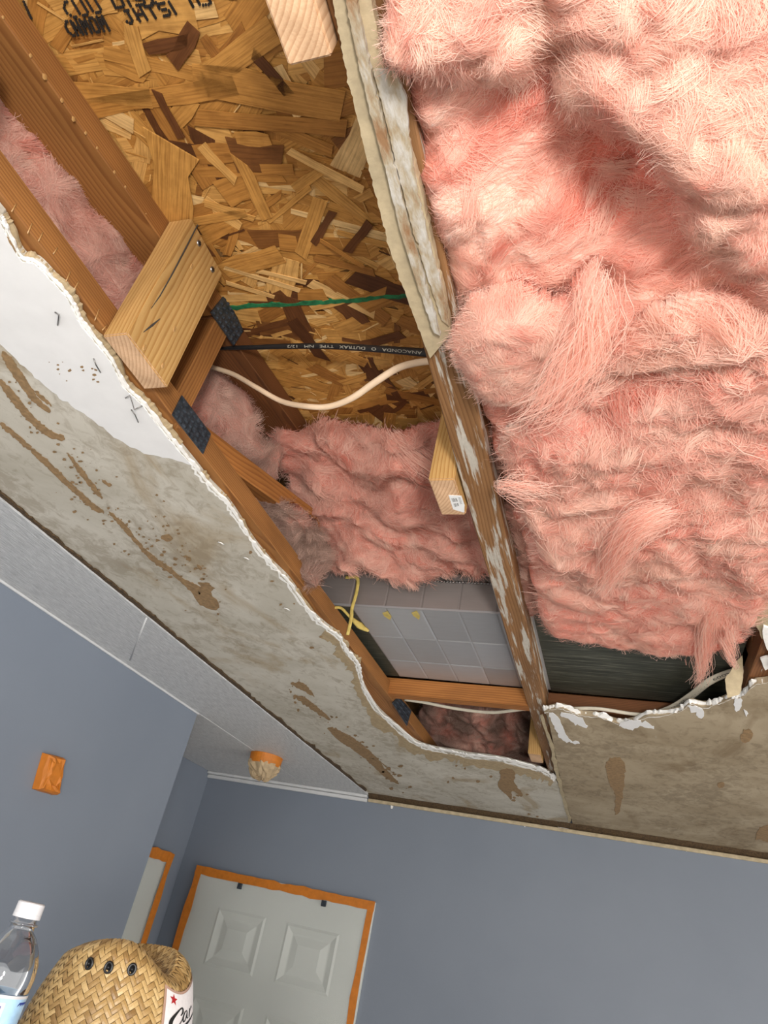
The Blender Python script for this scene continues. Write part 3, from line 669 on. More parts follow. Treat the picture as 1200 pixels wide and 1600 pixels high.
# local X along the joist for the grain
RT = Matrix.Rotation(math.pi/2, 4, 'Z')@Matrix.Identity(4)
TM = Matrix.Translation((-.2, 0, zc(.6)))@RT; TI = TM.inverted()
jo = from_py('bottom_chord', [TI@Vector(v) for v in V], F, M['joist'], ct, TM)
bm = bmesh.new(); bm.from_mesh(jo.data); bmesh.ops.recalc_face_normals(bm, faces=bm.faces); bmesh.ops.bevel(bm, geom=[e for e in bm.edges if abs((e.verts[0].co-e.verts[1].co).x) > .3], offset=.002, segments=1, affect='EDGES'); bm.to_mesh(jo.data); bm.free()
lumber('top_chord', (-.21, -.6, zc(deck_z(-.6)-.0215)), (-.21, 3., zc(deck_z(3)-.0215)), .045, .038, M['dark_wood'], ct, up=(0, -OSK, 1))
lumber('web', (-.21, 1.22, zc(.62)), (-.21, .9, zc(deck_z(.9)-.04)), .04, .038, M['dark_wood'], ct, up=(0, 1, 1))
# strips of ceiling board still stuck under it
def under(px_l, px_r, z, th, mat, name, seed):
    la = ragged(px_l, 6, 1.2, seed); lb = ragged(px_r, 6, 1.2, seed+1); n = max(len(la), len(lb))
    f = lambda P: np.stack([np.interp(np.linspace(0, len(P)-1, n), np.arange(len(P)), np.array(P)[:, k]) for k in (0, 1)], 1)
    return ribbon(name, f(la), f(lb), th, mat, ct, z, z)
under([(508, -40), (520, 0), (540, 110), (562, 200), (585, 300), (612, 400), (645, 490), (672, 560)], [(566, -40), (580, 0), (602, 110), (630, 200), (658, 300), (680, 400), (698, 480), (706, 520)], .562, .011, M['remnant_beige'], 'board_remnant', 90)
under([(528, -40), (540, 0), (562, 110), (585, 200), (603, 270), (625, 360), (650, 440), (678, 520)], [(545, -40), (556, 0), (578, 110), (601, 200), (619, 270), (640, 360), (664, 440), (688, 525)], .556, .006, M['remnant_white'], 'board_remnant', 94)
under([(583, 110), (594, 150), (609, 215), (626, 285), (648, 370), (668, 435), (690, 500)], [(615, 110), (634, 150), (640, 215), (650, 285), (668, 370), (688, 440), (702, 510)], .559, .004, M['remnant_white'], 'board_remnant', 98)

rt = tag(empty('roof_truss', (.26, 1.5, CZ)), 'reddish truss end at the right edge with white crumbs', 'truss', 'roof trusses')
lumber('bottom_chord', (.247, -.6, zc(.594)), (.247, 3.05, zc(.594)), .04, .04, M['right_wood'], rt)
lumber('top_chord', (.247, -.6, zc(deck_z(-.6)-.0215)), (.247, 3., zc(deck_z(3)-.0215)), .04, .038, M['dark_wood'], rt, up=(0, -OSK, 1))
lumber('web', (.247, 1.36, zc(.62)), (.247, 1.6, zc(deck_z(1.6)-.04)), .04, .089, M['right_wood'], rt, up=(0, 1, -1))
slab('board_remnant', [onz(x, y, .566) for x, y in ragged([(1172, 955), (1200, 945), (1260, 950), (1260, 1010), (1205, 1005), (1190, 998)], 6, 1.5, 5, True)], (0, 0, 1), .006, M['remnant_beige'], rt)
slab('board_crumb', [onz(x, y, .562) for x, y in ragged([(1190, 985), (1200, 980), (1240, 990), (1240, 1020), (1204, 1030), (1196, 1008)], 5, 1.5, 6, True)], (0, 0, 1), .005, M['gypsum'], rt)
slab('board_crumb', [onz(x, y, .566) for x, y in ragged([(1188, 1030), (1240, 1015), (1240, 1035), (1195, 1048)], 5, 1.5, 7, True)], (0, 0, 1), .004, M['gypsum'], rt)

# yellow 2x4 blocks
def block(lab, x0, x1, y0, y1, z0, z1, mat='new_wood'):
    """upright stick; local X runs up it"""
    bm = box_bm(0, z1-z0, 0, y1-y0, 0, x1-x0); r = np.random.default_rng(int(abs(y0)*1e4))
    bmesh.ops.bevel(bm, geom=list(bm.edges), offset=.0018, segments=2, affect='EDGES')
    MM = Matrix(((0, 0, 1, x0), (0, 1, 0, y0), (1, 0, 0, zc(z0)), (0, 0, 0, 1)))
    bm.normal_update()
    for f in bm.faces:
        if f.normal.x < -.9: f.material_index = 1
    o = from_bm('wood_block', bm, M[mat], None, MM); o.data.materials.append(M['end_wood'])
    return tag(o, lab, 'wood block', 'yellow blocks')
blk = block('large yellow block screwed to the left truss, pale end grain below', XT+.0006, XT+.0386, .446, .541, .5605, deck_z(.446)-.006)
def on_block(q): return onx(q[0], q[1], XT+.0388)
for q in ((311, 380), (332, 421)):
    p = on_block(q); bm = bmesh.new(); bmesh.ops.create_cone(bm, cap_ends=True, segments=12, radius1=.0052, radius2=.0042, depth=.002)
    o = from_bm('screw_head', bm, M['nail'], blk, Matrix.Translation(p)@Matrix.Rotation(math.pi/2, 4, 'Y'))
    bm = bmesh.new(); box_bm(-.003, .003, -.0006, .0006, .0009, .0016, bm=bm); box_bm(-.0006, .0006, -.003, .003, .0009, .0016, bm=bm)
    from_bm('screw_recess', bm, M['black'], o, Matrix.Translation(p)@Matrix.Rotation(math.pi/2, 4, 'Y'))
for q in ((226, 543), (255, 571), (273, 514), (300, 416)):
    p = on_block(q); bm = bmesh.new(); bmesh.ops.create_cone(bm, cap_ends=True, segments=9, radius1=.0055, radius2=.004, depth=.0012)
    for v in bm.verts: v.co.y *= .6
    from_bm('knot', bm, M['glue'], blk, Matrix.Translation(p)@Matrix.Rotation(math.pi/2, 4, 'Y'))
cr_ = [on_block(q) for q in ((309, 351), (290, 388), (268, 430), (250, 462), (236, 482))]
V, F = sweep_data([p+np.array([.0002, 0, 0]) for p in cr_], [.0011, .0014, .0012, .0009, .0003], [.0004]*5, (1, 0, 0), 6); from_py('split', V, F, M['dark_print'], blk)
cr_ = [on_block(q) for q in ((250, 498), (238, 508), (224, 519))]
V, F = sweep_data([p+np.array([.0002, 0, 0]) for p in cr_], [.0004, .0016, .0004], [.0004]*3, (1, 0, 0), 6); from_py('split', V, F, M['dark_print'], blk)
tb = block('rough sawn block end at the top of the picture', -.2505, -.2132, .10, .204, .556, deck_z(.1)-.006, 'end_wood')
mb = block('yellow block with a small barcode sticker beside the joist', -.2655, -.2275, .752, .842, .5605, deck_z(.75)-.006)
bb = block('small pale block end at the far corner of the opening', -.2765, -.2395, 2.13, 2.222, .5605, .82)
# sticker on the barcode block
SQ = [onz(x, y, .5598) for x, y in ((701, 774), (721, 775), (726, 790), (725, 801), (708, 796))]
stk = slab('sticker', SQ, (0, 0, 1), .0006, M['sticker'], mb)
def sq(u, v): return SQ[0]*(1-u)*(1-v)+SQ[1]*u*(1-v)+SQ[4]*(1-u)*v+SQ[2]*u*v*1.0
bm = bmesh.new()
for (u, v, du, dv) in [(.15+.075*i, .2, .018+.02*((i*7) % 3)/2, .28) for i in range(6)]+[(.7, .15+.11*i, .18, .03) for i in range(6)]+[(.18+.07*i, .6, .015+.02*((i*5) % 3)/2, .26) for i in range(6)]:
    vs = [bm.verts.new(Vector(sq(a, b_))-Vector((0, 0, .0003))) for a, b_ in ((u, v), (u+du, v), (u+du, v+dv), (u, v+dv))]; bm.faces.new(vs)
from_bm('barcode', bm, M['dark_print'], stk)

# board across behind the duct
beam = lumber('cross_board', (-.72, 1.768, zc(.598)), (-.20, 1.758, zc(.598)), .038, .046, M['red_wood']); tag(beam, 'orange cross board behind the foil duct', 'board')
bm2 = lumber('cross_board', (-.19, 1.775, zc(.602)), (.22, 1.77, zc(.602)), .038, .04, M['dark_wood']); tag(bm2, 'cross board right of the joist, its shadow put into darker wood', 'board')  # darker wood stands in for the shadow right of the joist
# plasterboard scrap hanging by the right truss
scrap = slab('board_scrap', [hit(x, y, (.2, 1.42, zc(.58)), (.25, -.8, -.35)) for x, y in ragged([(1133, 1062), (1150, 1035), (1160, 1024), (1161, 1060), (1155, 1085), (1137, 1091)], 6, .8, 9, True)], (.25, .8, .35), .004, M['remnant_beige'])
tag(scrap, 'pointed beige plasterboard scrap hanging at the right of the hole', 'scrap')

# ================================================================== DUCT
dz, dY0, dY1, dX0, dX1 = .6225, 1.305, 1.742, -.70, .22
duct = tag(empty('air_duct', (-.3, 1.5, zc(dz))), 'grey foil faced duct crossing behind the joist', 'duct')
box('duct_body', dX0, dX1, dY0+.002, dY1, zc(dz+.002), zc(.80), M['dark_metal'], duct)
def pillow(w_, h_, mat):
    V = [(-w_/2, -h_/2, 0), (w_/2, -h_/2, 0), (w_/2, h_/2, 0), (-w_/2, h_/2, 0)]; e = .0035; V += [(-w_/2+e, -h_/2+e, .0016), (w_/2-e, -h_/2+e, .0016), (w_/2-e, h_/2-e, .0016), (-w_/2+e, h_/2-e, .0016)]
    me = bpy.data.meshes.new('foil_panel'); me.from_pydata(V, [], [(4, 5, 6, 7), (0, 1, 5, 4), (1, 2, 6, 5), (2, 3, 7, 6), (3, 0, 4, 7)]); me.update(); me.materials.append(M[mat]); return me
tw = .0835; rows = [1.306, 1.47, 1.62, 1.741]
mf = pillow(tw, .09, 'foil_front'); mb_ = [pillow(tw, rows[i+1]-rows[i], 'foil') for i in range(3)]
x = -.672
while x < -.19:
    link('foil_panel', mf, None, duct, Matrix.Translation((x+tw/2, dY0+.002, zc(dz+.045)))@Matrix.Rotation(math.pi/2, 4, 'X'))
    for i in range(3 if x > -.60 else 0): link('foil_panel', mb_[i], None, duct, Matrix.Translation((x+tw/2, (rows[i]+rows[i+1])/2, zc(dz+.002)))@Matrix.Rotation(math.pi, 4, 'X'))  # left end stays bare: dark body stands in for the chord's shadow
    x += tw
box('foil_edge', -.674, -.19, dY0-.001, dY0+.004, zc(dz-.0015), zc(dz+.003), M['foil'], duct)
box('dark_section', -.18, dX1, dY0, dY1, zc(dz-.001), zc(dz+.0018), M['dark_metal'], duct)
for z_ in (.69,): sweep('corrugated_lip', [(xx, dY0-.004, zc(z_)+.0018*math.sin(xx*900)) for xx in np.linspace(-.45, -.2, 160)], .002, .002, (0, 1, 0), M['nail'], duct, 5)
for q in ((447, 332), (310, 333)):
    x_, y_ = 500+q[0]/3, 850+q[1]/3; slab('glue_smear', [onz(x_+a, y_+b_, dz-.0015) for a, b_ in ragged([(-6, -3), (2, -6), (8, 3), (6, 8), (-3, 2)], 3, .6, int(q[0]), True)], (0, 0, 1), .001, M['yellow'], duct)
ys = tag(empty('yellow_strap', onz(548, 950, .64)), 'torn yellow strapping hanging off the duct', 'strap')
sweep('strip', spline([ony(x, y, 1.285) for x, y in ((540, 902), (558, 903), (557, 925), (550, 950), (549, 965), (543, 992))], 5), .0042, .0012, (0, 1, 0), M['yellow'], ys, 6)
V, F = sweep_data(spline([ony(x, y, 1.288) for x, y in ((521, 949), (533, 950), (545, 962), (556, 972), (566, 980), (576, 986))], 5), list(np.interp(np.arange(26), [0, 10, 18, 25], [.004, .003, .008, .003])), [.001]*26, (0, 1, 0), 6)
from_py('strip', V, F, M['yellow'], ys, smooth=True)

# ================================================================== CABLES
def text_mesh(txt, size):
    cu = bpy.data.curves.new('txt', 'FONT'); cu.body = txt; cu.size = size; cu.align_x = 'CENTER'; cu.align_y = 'CENTER'; cu.resolution_u = 2
    o = bpy.data.objects.new('txt', cu); COL.objects.link(o); dg = bpy.context.evaluated_depsgraph_get()
    me = bpy.data.meshes.new_from_object(o.evaluated_get(dg)); bpy.data.objects.remove(o); return me
nb = np.array([0, -.66, -.75])
bc = [ony(325, 544, .675), ony(390, 543, .675), ony(450, 541, .675), ony(520, 541, .67), ony(600, 546, .66), ony(660, 551, .65), ony(720, 557, .64)]
bcs = spline(bc, 6); nn_ = len(bcs)
V, F = sweep_data(bcs, list(np.linspace(.0034, .0064, nn_)), list(np.linspace(.0030, .0030, nn_)), nb, 12)
bk = from_py('black_cable', V, F, M['black_cable'], None, smooth=True); tag(bk, 'black flat cable with printed lettering across the deck', 'cable')
def cable_text(txt, pts, n, size, mat, parent, off, flip=-1):
    me = text_mesh(txt, size); pts = [np.asarray(p) for p in pts]; s = np.concatenate([[0], np.cumsum([np.linalg.norm(pts[i+1]-pts[i]) for i in range(len(pts)-1)])])
    xs = [v.co.x for v in me.vertices]; lo, hi = min(xs), max(xs); L_ = s[-1]
    for v in me.vertices:
        t = (v.co.x-lo)/(hi-lo)
        t = 1-t if flip < 0 else t
        d = t*L_; p = np.array([np.interp(d, s, [q[k] for q in pts]) for k in range(3)])
        T = pts[-1]-pts[0]; T = T/np.linalg.norm(T); up = np.cross(n, T); up = up/np.linalg.norm(up)
        v.co = Vector(p+n/np.linalg.norm(n)*off+up*v.co.y*flip)
    me.materials.append(M[mat]); return link('printed_text', me, None, parent)
cable_text('ANACONDA   O   DUTRAX   TYPE   NM   12/2', bcs[12:31], nb, .0062, 'print', bk, .0033)
cc = [ony(x, y, Y) for x, y, Y in ((318, 566, .70), (330, 573, .70), (365, 585, .70), (400, 605, .70), (440, 627, .71), (480, 635, .70), (515, 635, .70), (550, 622, .69), (585, 598, .68), (620, 576, .67), (650, 567, .66), (690, 562, .65))]
cs = spline(cc, 6); k = len(cs)
V, F = sweep_data(cs, list(np.interp(np.arange(k), [0, k*.5, k*.75, k-1], [.0040, .0045, .0055, .0050])), [.0034]*k, nb, 12)
tag(from_py('cream_cable', V, F, M['cream_cable'], None, smooth=True), 'cream cable sagging in a loop below the black cable', 'cable')
pc = [onz(x, y, z) for x, y, z in ((632, 1093, .60), (660, 1097, .60), (700, 1105, .595), (740, 1111, .59), (775, 1113, .587), (820, 1108, .587), (870, 1108, .5765), (930, 1107, .577), (985, 1115, .577), (1015, 1116, .577), (1050, 1106, .585), (1080, 1087, .595), (1108, 1065, .60), (1140, 1051, .61), (1165, 1045, .62))]
ps = spline(pc, 6); k = len(ps); npc = np.array([0, -.75, -.66])
V, F = sweep_data(ps, list(np.interp(np.arange(k), [0, k*.6, k*.72, k*.85, k-1], [.0045, .0045, .0085, .0085, .006])), [.003]*k, npc, 12)
pcab = from_py('pale_cable', V, F, M['pale_cable'], None, smooth=True); tag(pcab, 'pale printed cable running along the far torn edge', 'cable')
i0 = int(k*.69); cable_text('12/2  ISLINX  NM-B  600V', ps[i0:i0+22], npc, .008, 'dark_print', pcab, .0036, 1)

# ================================================================== INSULATION
PINK = np.array([.88, .47, .375]); PALE = np.array([.94, .75, .64]); DEEP = np.array([.83, .31, .235]); DUST_SHADE = np.array([.21, .14, .11])
def dist(P, poly):
    d = np.full(len(P), 1e9)
    for i in range(len(poly)):
        a = poly[i]; b_ = poly[(i+1) % len(poly)]; ab = b_-a; t = np.clip(((P-a)@ab)/(ab@ab+1e-15), 0, 1)
        d = np.minimum(d, np.linalg.norm(P-a-t[:, None]*ab, axis=1))
    return d
def batt(label, px, p0, n, thick=.05, amp=.018, seed=1, step=.0042, r=.04, fs=11., flow=0., fibres=12000, flen=(.012, .04), dust_shade=0., pale=.5, feats=(), group='pink insulation pieces', lift=.0016, fw=.0002, name='insulation_batt', aniso=.7):
    n = np.asarray(n, float); n = n/np.linalg.norm(n); p0 = np.asarray(p0, float)
    ref = np.array([1., 0, 0]) if abs(n[0]) < .8 else np.array([0, 1., 0])
    u = ref-n*(ref@n); u /= np.linalg.norm(u); v = np.cross(n, u)
    to2 = lambda P: np.stack([(P-p0)@u, (P-p0)@v], -1)
    raw = to2(np.array([hit(x, y, p0, n) for x, y in px])); poly = chaikin(raw, 2)
    lo, hi = poly.min(0)-step, poly.max(0)+step
    nx = int((hi[0]-lo[0])/step)+2; ny = int((hi[1]-lo[1])/step)+2
    gx, gy = np.meshgrid(lo[0]+np.arange(nx)*step, lo[1]+np.arange(ny)*step, indexing='ij'); G = np.stack([gx.ravel(), gy.ravel()], 1)
    W = G+.012*np.stack([noise(G[:, 0]*22, G[:, 1]*22, seed+3), noise(G[:, 0]*22, G[:, 1]*22, seed+4)], 1)
    ins = inside(W, poly); d = np.where(ins, dist(W, poly), 0)
    e = np.clip(d/r, 0, 1); prof = np.sqrt(np.clip(1-(1-e)**2, 0, 1))
    ca, sa = math.cos(flow), math.sin(flow); a = G[:, 0]*ca+G[:, 1]*sa; b_ = -G[:, 0]*sa+G[:, 1]*ca
    wa = a+.05*noise(a*8, b_*8, seed+5); wb = b_+.05*noise(a*8, b_*8, seed+6)
    wa = wa+.014*noise(a*27, b_*27, seed+15); wb = wb+.014*noise(a*27, b_*27, seed+16)
    bil = np.abs(noise(wa*fs*aniso, wb*fs, seed))*1.0+.55*np.abs(noise(wa*fs*2.1*aniso, wb*fs*2.1, seed+1))+.25*np.abs(noise(wa*fs*4.5*aniso, wb*fs*4.5, seed+2))
    fine = .10*noise(wa*fs*5*aniso, wb*fs*14, seed+7)+.30*np.abs(noise(G[:, 0]*fs*3.3+2*noise(G[:, 0]*9, G[:, 1]*9, seed+31), G[:, 1]*fs*3.3, seed+30))
    h = (prof-1)*thick+1.35*amp*(bil-.55)*np.clip(e*1.6, 0, 1)+amp*fine
    for (fx, fy, rad, am, sx_, ang) in feats:
        c = to2(hit(fx, fy, p0, n)); q = G-c; cc_, ss_ = math.cos(ang), math.sin(ang); qa = (q[:, 0]*cc_+q[:, 1]*ss_)/sx_; qb = -q[:, 0]*ss_+q[:, 1]*cc_
        h += am*np.exp(-(qa**2+qb**2)/(rad*rad))
    H = h.reshape(nx, ny); I = ins.reshape(nx, ny)
    P3 = p0+G[:, :1]*u+G[:, 1:]*v+h[:, None]*n
    back = p0+G[:, :1]*u+G[:, 1:]*v-n*(thick*1.02+.0*d[:, None])
    cell = I[:-1, :-1] & I[1:, :-1] & I[:-1, 1:] & I[1:, 1:]
    ii, jj = np.nonzero(cell); a0 = ii*ny+jj; quads = np.stack([a0, a0+ny, a0+ny+1, a0+1], 1)
    used = np.unique(quads); mp = -np.ones(nx*ny, int); mp[used] = np.arange(len(used)); Q = mp[quads]; m = len(used)
    Vv = np.concatenate([P3[used], back[used]])
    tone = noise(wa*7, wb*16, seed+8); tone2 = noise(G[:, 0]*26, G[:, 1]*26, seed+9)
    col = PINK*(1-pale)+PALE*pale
    kk = np.clip(.5+.25*(pale-.4)+.9*tone+.3*tone2+ (h-(-.005))*7, 0, 1)[:, None]  # hollows lean to deep pink: bounced light in the folds put into colour
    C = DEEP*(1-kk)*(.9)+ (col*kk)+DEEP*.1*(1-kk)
    dm = np.clip(dust_shade+dust_shade*1.6*noise(G[:, 0]*12, G[:, 1]*12, seed+11), 0, .92)[:, None]; C = C*(1-dm)+DUST_SHADE*dm  # mix carries real dust, and painted shade in the dim bays
    # mesh
    nq = len(Q); bq = Q[:, ::-1]+m
    # rim walls
    from_edges = {}
    E_ = np.concatenate([Q[:, [0, 1]], Q[:, [1, 2]], Q[:, [2, 3]], Q[:, [3, 0]]]); key = np.sort(E_, 1); _, inv, cnt = np.unique(key[:, 0].astype(np.int64)*10**7+key[:, 1], return_inverse=True, return_counts=True)
    be = E_[cnt[inv] == 1]; wq = np.stack([be[:, 1], be[:, 0], be[:, 0]+m, be[:, 1]+m], 1)
    AQ = np.concatenate([Q, bq, wq]).astype(np.int32)
    me = bpy.data.meshes.new(name); me.vertices.add(len(Vv)); me.vertices.foreach_set('co', Vv.astype(np.float32).ravel())
    me.loops.add(AQ.size); me.loops.foreach_set('vertex_index', AQ.ravel()); me.polygons.add(len(AQ)); me.polygons.foreach_set('loop_start', np.arange(0, AQ.size, 4, dtype=np.int32)); me.polygons.foreach_set('use_smooth', np.ones(len(AQ), bool)); me.update(calc_edges=True); me.validate()
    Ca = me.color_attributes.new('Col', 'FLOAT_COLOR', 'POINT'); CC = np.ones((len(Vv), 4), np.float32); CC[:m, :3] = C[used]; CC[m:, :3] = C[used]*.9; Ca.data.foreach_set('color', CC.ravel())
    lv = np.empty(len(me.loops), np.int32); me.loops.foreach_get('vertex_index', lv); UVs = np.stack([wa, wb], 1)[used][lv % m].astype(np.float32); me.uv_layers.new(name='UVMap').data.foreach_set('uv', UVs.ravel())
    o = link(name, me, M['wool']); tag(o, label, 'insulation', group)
    # loose fibres that follow the surface
    rg = np.random.default_rng(seed+50); fibres = int(fibres*1.35); src = used[rg.integers(0, m, fibres)]; uv = G[src]+rg.uniform(-step, step, (fibres, 2))
    K = 4; Ln = rg.uniform(*flen, fibres)*(1+.9*(rg.random(fibres) < .08)); ang = flow+1.5*noise(uv[:, 0]*9, uv[:, 1]*9, seed+20)*1.8+rg.normal(0, .5, fibres)
    ang += np.pi*(rg.random(fibres) < .5); curl = rg.normal(0, .35, fibres); lf = np.abs(rg.normal(0, lift, fibres))*(1+3.0*(rg.random(fibres) < .05))
    ncl = max(6, fibres//170); cid = rg.integers(0, ncl, fibres); incl = rg.random(fibres) < .42      # locks: fibres that run together
    cen = G[used[rg.integers(0, m, ncl)]]; cang = flow+rg.uniform(-1.5, 1.5, ncl); ccurl = rg.normal(0, .55, ncl); clen = rg.uniform(.5, 1.5, ncl)*flen[1]; clift = np.abs(rg.normal(.0015, .002, ncl))
    uv = np.where(incl[:, None], cen[cid]+np.stack([np.cos(cang), np.sin(cang)], 1)[cid]*rg.normal(0, .006, fibres)[:, None]+np.stack([-np.sin(cang), np.cos(cang)], 1)[cid]*rg.normal(0, .0045, fibres)[:, None], uv)
    ang = np.where(incl, cang[cid]+rg.normal(0, .14, fibres), ang); curl = np.where(incl, ccurl[cid]+rg.normal(0, .08, fibres), curl); Ln = np.where(incl, clen[cid]*rg.uniform(.5, 1.1, fibres), Ln); lf = np.where(incl, clift[cid]+np.abs(rg.normal(0, .0008, fibres)), lf)
    gu = np.gradient(H, step, axis=0); gv = np.gradient(H, step, axis=1)
    def samp(A_, q):
        fi = np.clip((q-lo)/step, 0, [nx-1.001, ny-1.001]); i = fi.astype(int); f = fi-i
        return (A_[i[:, 0], i[:, 1]]*(1-f[:, 0])*(1-f[:, 1])+A_[i[:, 0]+1, i[:, 1]]*f[:, 0]*(1-f[:, 1])+A_[i[:, 0], i[:, 1]+1]*(1-f[:, 0])*f[:, 1]+A_[i[:, 0]+1, i[:, 1]+1]*f[:, 0]*f[:, 1])
    pts = []; hlast = samp(H, uv); q = uv.copy(); If = I.astype(float)
    for k_ in range(K):
        hk = samp(H, q); ok = samp(If, q) > .99
        hlast = np.where(ok, .55*hlast+.45*hk if k_ else hk, hlast); hh = np.maximum(hlast, np.where(ok, hk, -1))+.0006+lf*math.sin(.5+k_/(K-1)*2.4)
        pts.append(p0+q[:, :1]*u+q[:, 1:]*v+hh[:, None]*n)
        aa = ang+curl*k_; q = q+np.stack([np.cos(aa), np.sin(aa)], 1)*(Ln/(K-1)*np.where(ok, 1, .3))[:, None]
    pts = np.stack(pts, 1); T = np.gradient(pts, axis=1); T /= np.linalg.norm(T, axis=2, keepdims=True)+1e-12
    sn = n[None]-u[None]*samp(gu, uv)[:, None]*.8-v[None]*samp(gv, uv)[:, None]*.8; sn /= np.linalg.norm(sn, axis=1, keepdims=True)
    side = np.cross(T, sn[:, None, :]); side /= np.linalg.norm(side, axis=2, keepdims=True)+1e-12
    wd = fw*rg.uniform(.6, 1.5, fibres)[:, None, None]*np.array([.7, 1, .9, .3])[None, :, None]
    VF = np.stack([pts+side*wd, pts-side*wd], 2).reshape(-1, 3)                      # fibre, k, 2
    base = (np.arange(fibres)*K*2)[:, None]+(np.arange(K-1)*2)[None]; FQ = np.stack([base, base+1, base+3, base+2], -1).reshape(-1, 4).astype(np.int32)
    me2 = bpy.data.meshes.new('loose_fibres'); me2.vertices.add(len(VF)); me2.vertices.foreach_set('co', VF.astype(np.float32).ravel()); me2.loops.add(FQ.size); me2.loops.foreach_set('vertex_index', FQ.ravel())
    me2.polygons.add(len(FQ)); me2.polygons.foreach_set('loop_start', np.arange(0, FQ.size, 4, dtype=np.int32)); me2.polygons.foreach_set('use_smooth', np.ones(len(FQ), bool)); me2.update(calc_edges=True)
    kf = np.clip(np.where(incl, rg.normal(.55, .3, ncl)[cid], rg.normal(.5, .28, fibres)), 0, 1)[:, None]; ch = C[src]*(1-kf)+(col*.35+PALE*.65)*kf; df = dm[src]; ch = ch*(1-df*.7)+DUST_SHADE*1.5*df*.7
    c4 = np.ones((fibres, K*2, 4), np.float32); c4[:, :, :3] = ch[:, None, :]
    A2 = me2.color_attributes.new('Col', 'FLOAT_COLOR', 'POINT'); A2.data.foreach_set('color', c4.ravel())
    f_ = link('loose_fibres', me2, M['fibre'], o); f_['kind'] = 'stuff'
    return o
UPN = (0, 0, -1)
def zp(z): return (0, 0, zc(z))
# right bay, from the back layer to the lowest hanging pieces
batt('deep pink insulation layer pressed into the right bay behind the folds', [(588, 60), (624, 150), (643, 300), (680, 440), (696, 520), (740, 650), (790, 760), (820, 880), (838, 960), (1000, 980), (1270, 960), (1330, 600), (1450, 250), (1560, -60), (600, -60)], zp(.575), UPN,
     .05, .016, 1, r=.03, fs=9, flow=.5, fibres=36000, flen=(.008, .026), lift=.001, pale=.35, feats=[(980, 330, .06, -.035, 1.3, .6), (900, 240, .05, -.02, 1.5, .4), (870, 560, .03, -.03, 1, 0), (930, 480, .03, -.025, 1, 0), (720, 300, .05, .012, 1, 0), (760, 380, .05, .01, 1.6, .8)])
batt('pale pink overhanging fold across the top right', [(596, -70), (588, 40), (580, 90), (605, 128), (640, 150), (700, 152), (760, 160), (820, 158), (850, 190), (900, 215), (960, 225), (1010, 250), (1040, 310), (1050, 380), (1100, 420), (1140, 470), (1200, 520), (1330, 560), (1450, 250), (1560, -70)], zp(.536), UPN,
     .055, .017, 9, r=.036, fs=10, flow=.2, fibres=42000, pale=.75, flen=(.006, .02), lift=.0008, fw=.00016, feats=[(840, 60, .03, -.022, .5, 0), (870, 110, .025, -.02, 1, 0), (1100, 250, .07, .015, 1, .5), (700, 60, .04, .008, 1.5, .3)])
batt('round pale tuft bulging over the joist at mid height', [(704, 512), (735, 488), (790, 478), (840, 490), (880, 500), (915, 470), (930, 440), (945, 470), (935, 520), (910, 580), (860, 625), (822, 655), (800, 650), (760, 642), (718, 632), (704, 590)], zp(.528), UPN,
     .05, .010, 21, r=.045, fs=12, flow=.7, fibres=20000, pale=.8, flen=(.006, .022), lift=.001, fw=.00018)
batt('wide ragged pink mass filling the right of the lower bay', [(772, 708), (800, 690), (860, 668), (900, 625), (950, 560), (1010, 510), (1100, 480), (1330, 520), (1270, 930), (1180, 935), (1080, 905), (1000, 915), (945, 925), (900, 918), (848, 912), (826, 860), (800, 775), (785, 745)], zp(.545), UPN,
     .045, .021, 31, r=.035, fs=13, flow=.55, fibres=46000, pale=.6, lift=.0022, fw=.00030, feats=[(1000, 610, .025, -.02, 1.6, .4), (930, 650, .03, -.022, 1.5, .5), (1130, 690, .03, -.016, 1, .3), (1090, 780, .03, -.018, 1.4, .6), (960, 830, .02, .016, 3, .9)])
batt('square cut pink batt end above the dark duct', [(838, 908), (900, 895), (1000, 890), (1100, 900), (1200, 905), (1205, 960), (1160, 1005), (1120, 1022), (1060, 1030), (980, 1022), (920, 1012), (860, 1004), (840, 985)], zp(.562), UPN,
     .05, .010, 41, r=.028, fs=12, flow=.1, fibres=18000, fw=.00032, pale=.5, feats=[(1060, 980, .03, -.015, 1, 0)])
batt('dusky pink strip beside the joist under the ragged mass', [(770, 650), (800, 700), (825, 800), (838, 880), (842, 960), (828, 985), (812, 930), (800, 850), (785, 760), (762, 690)], zp(.60), UPN, .03, .008, 47, r=.02, fs=14, flow=1.4, fibres=5000, dust_shade=.25, pale=.4)
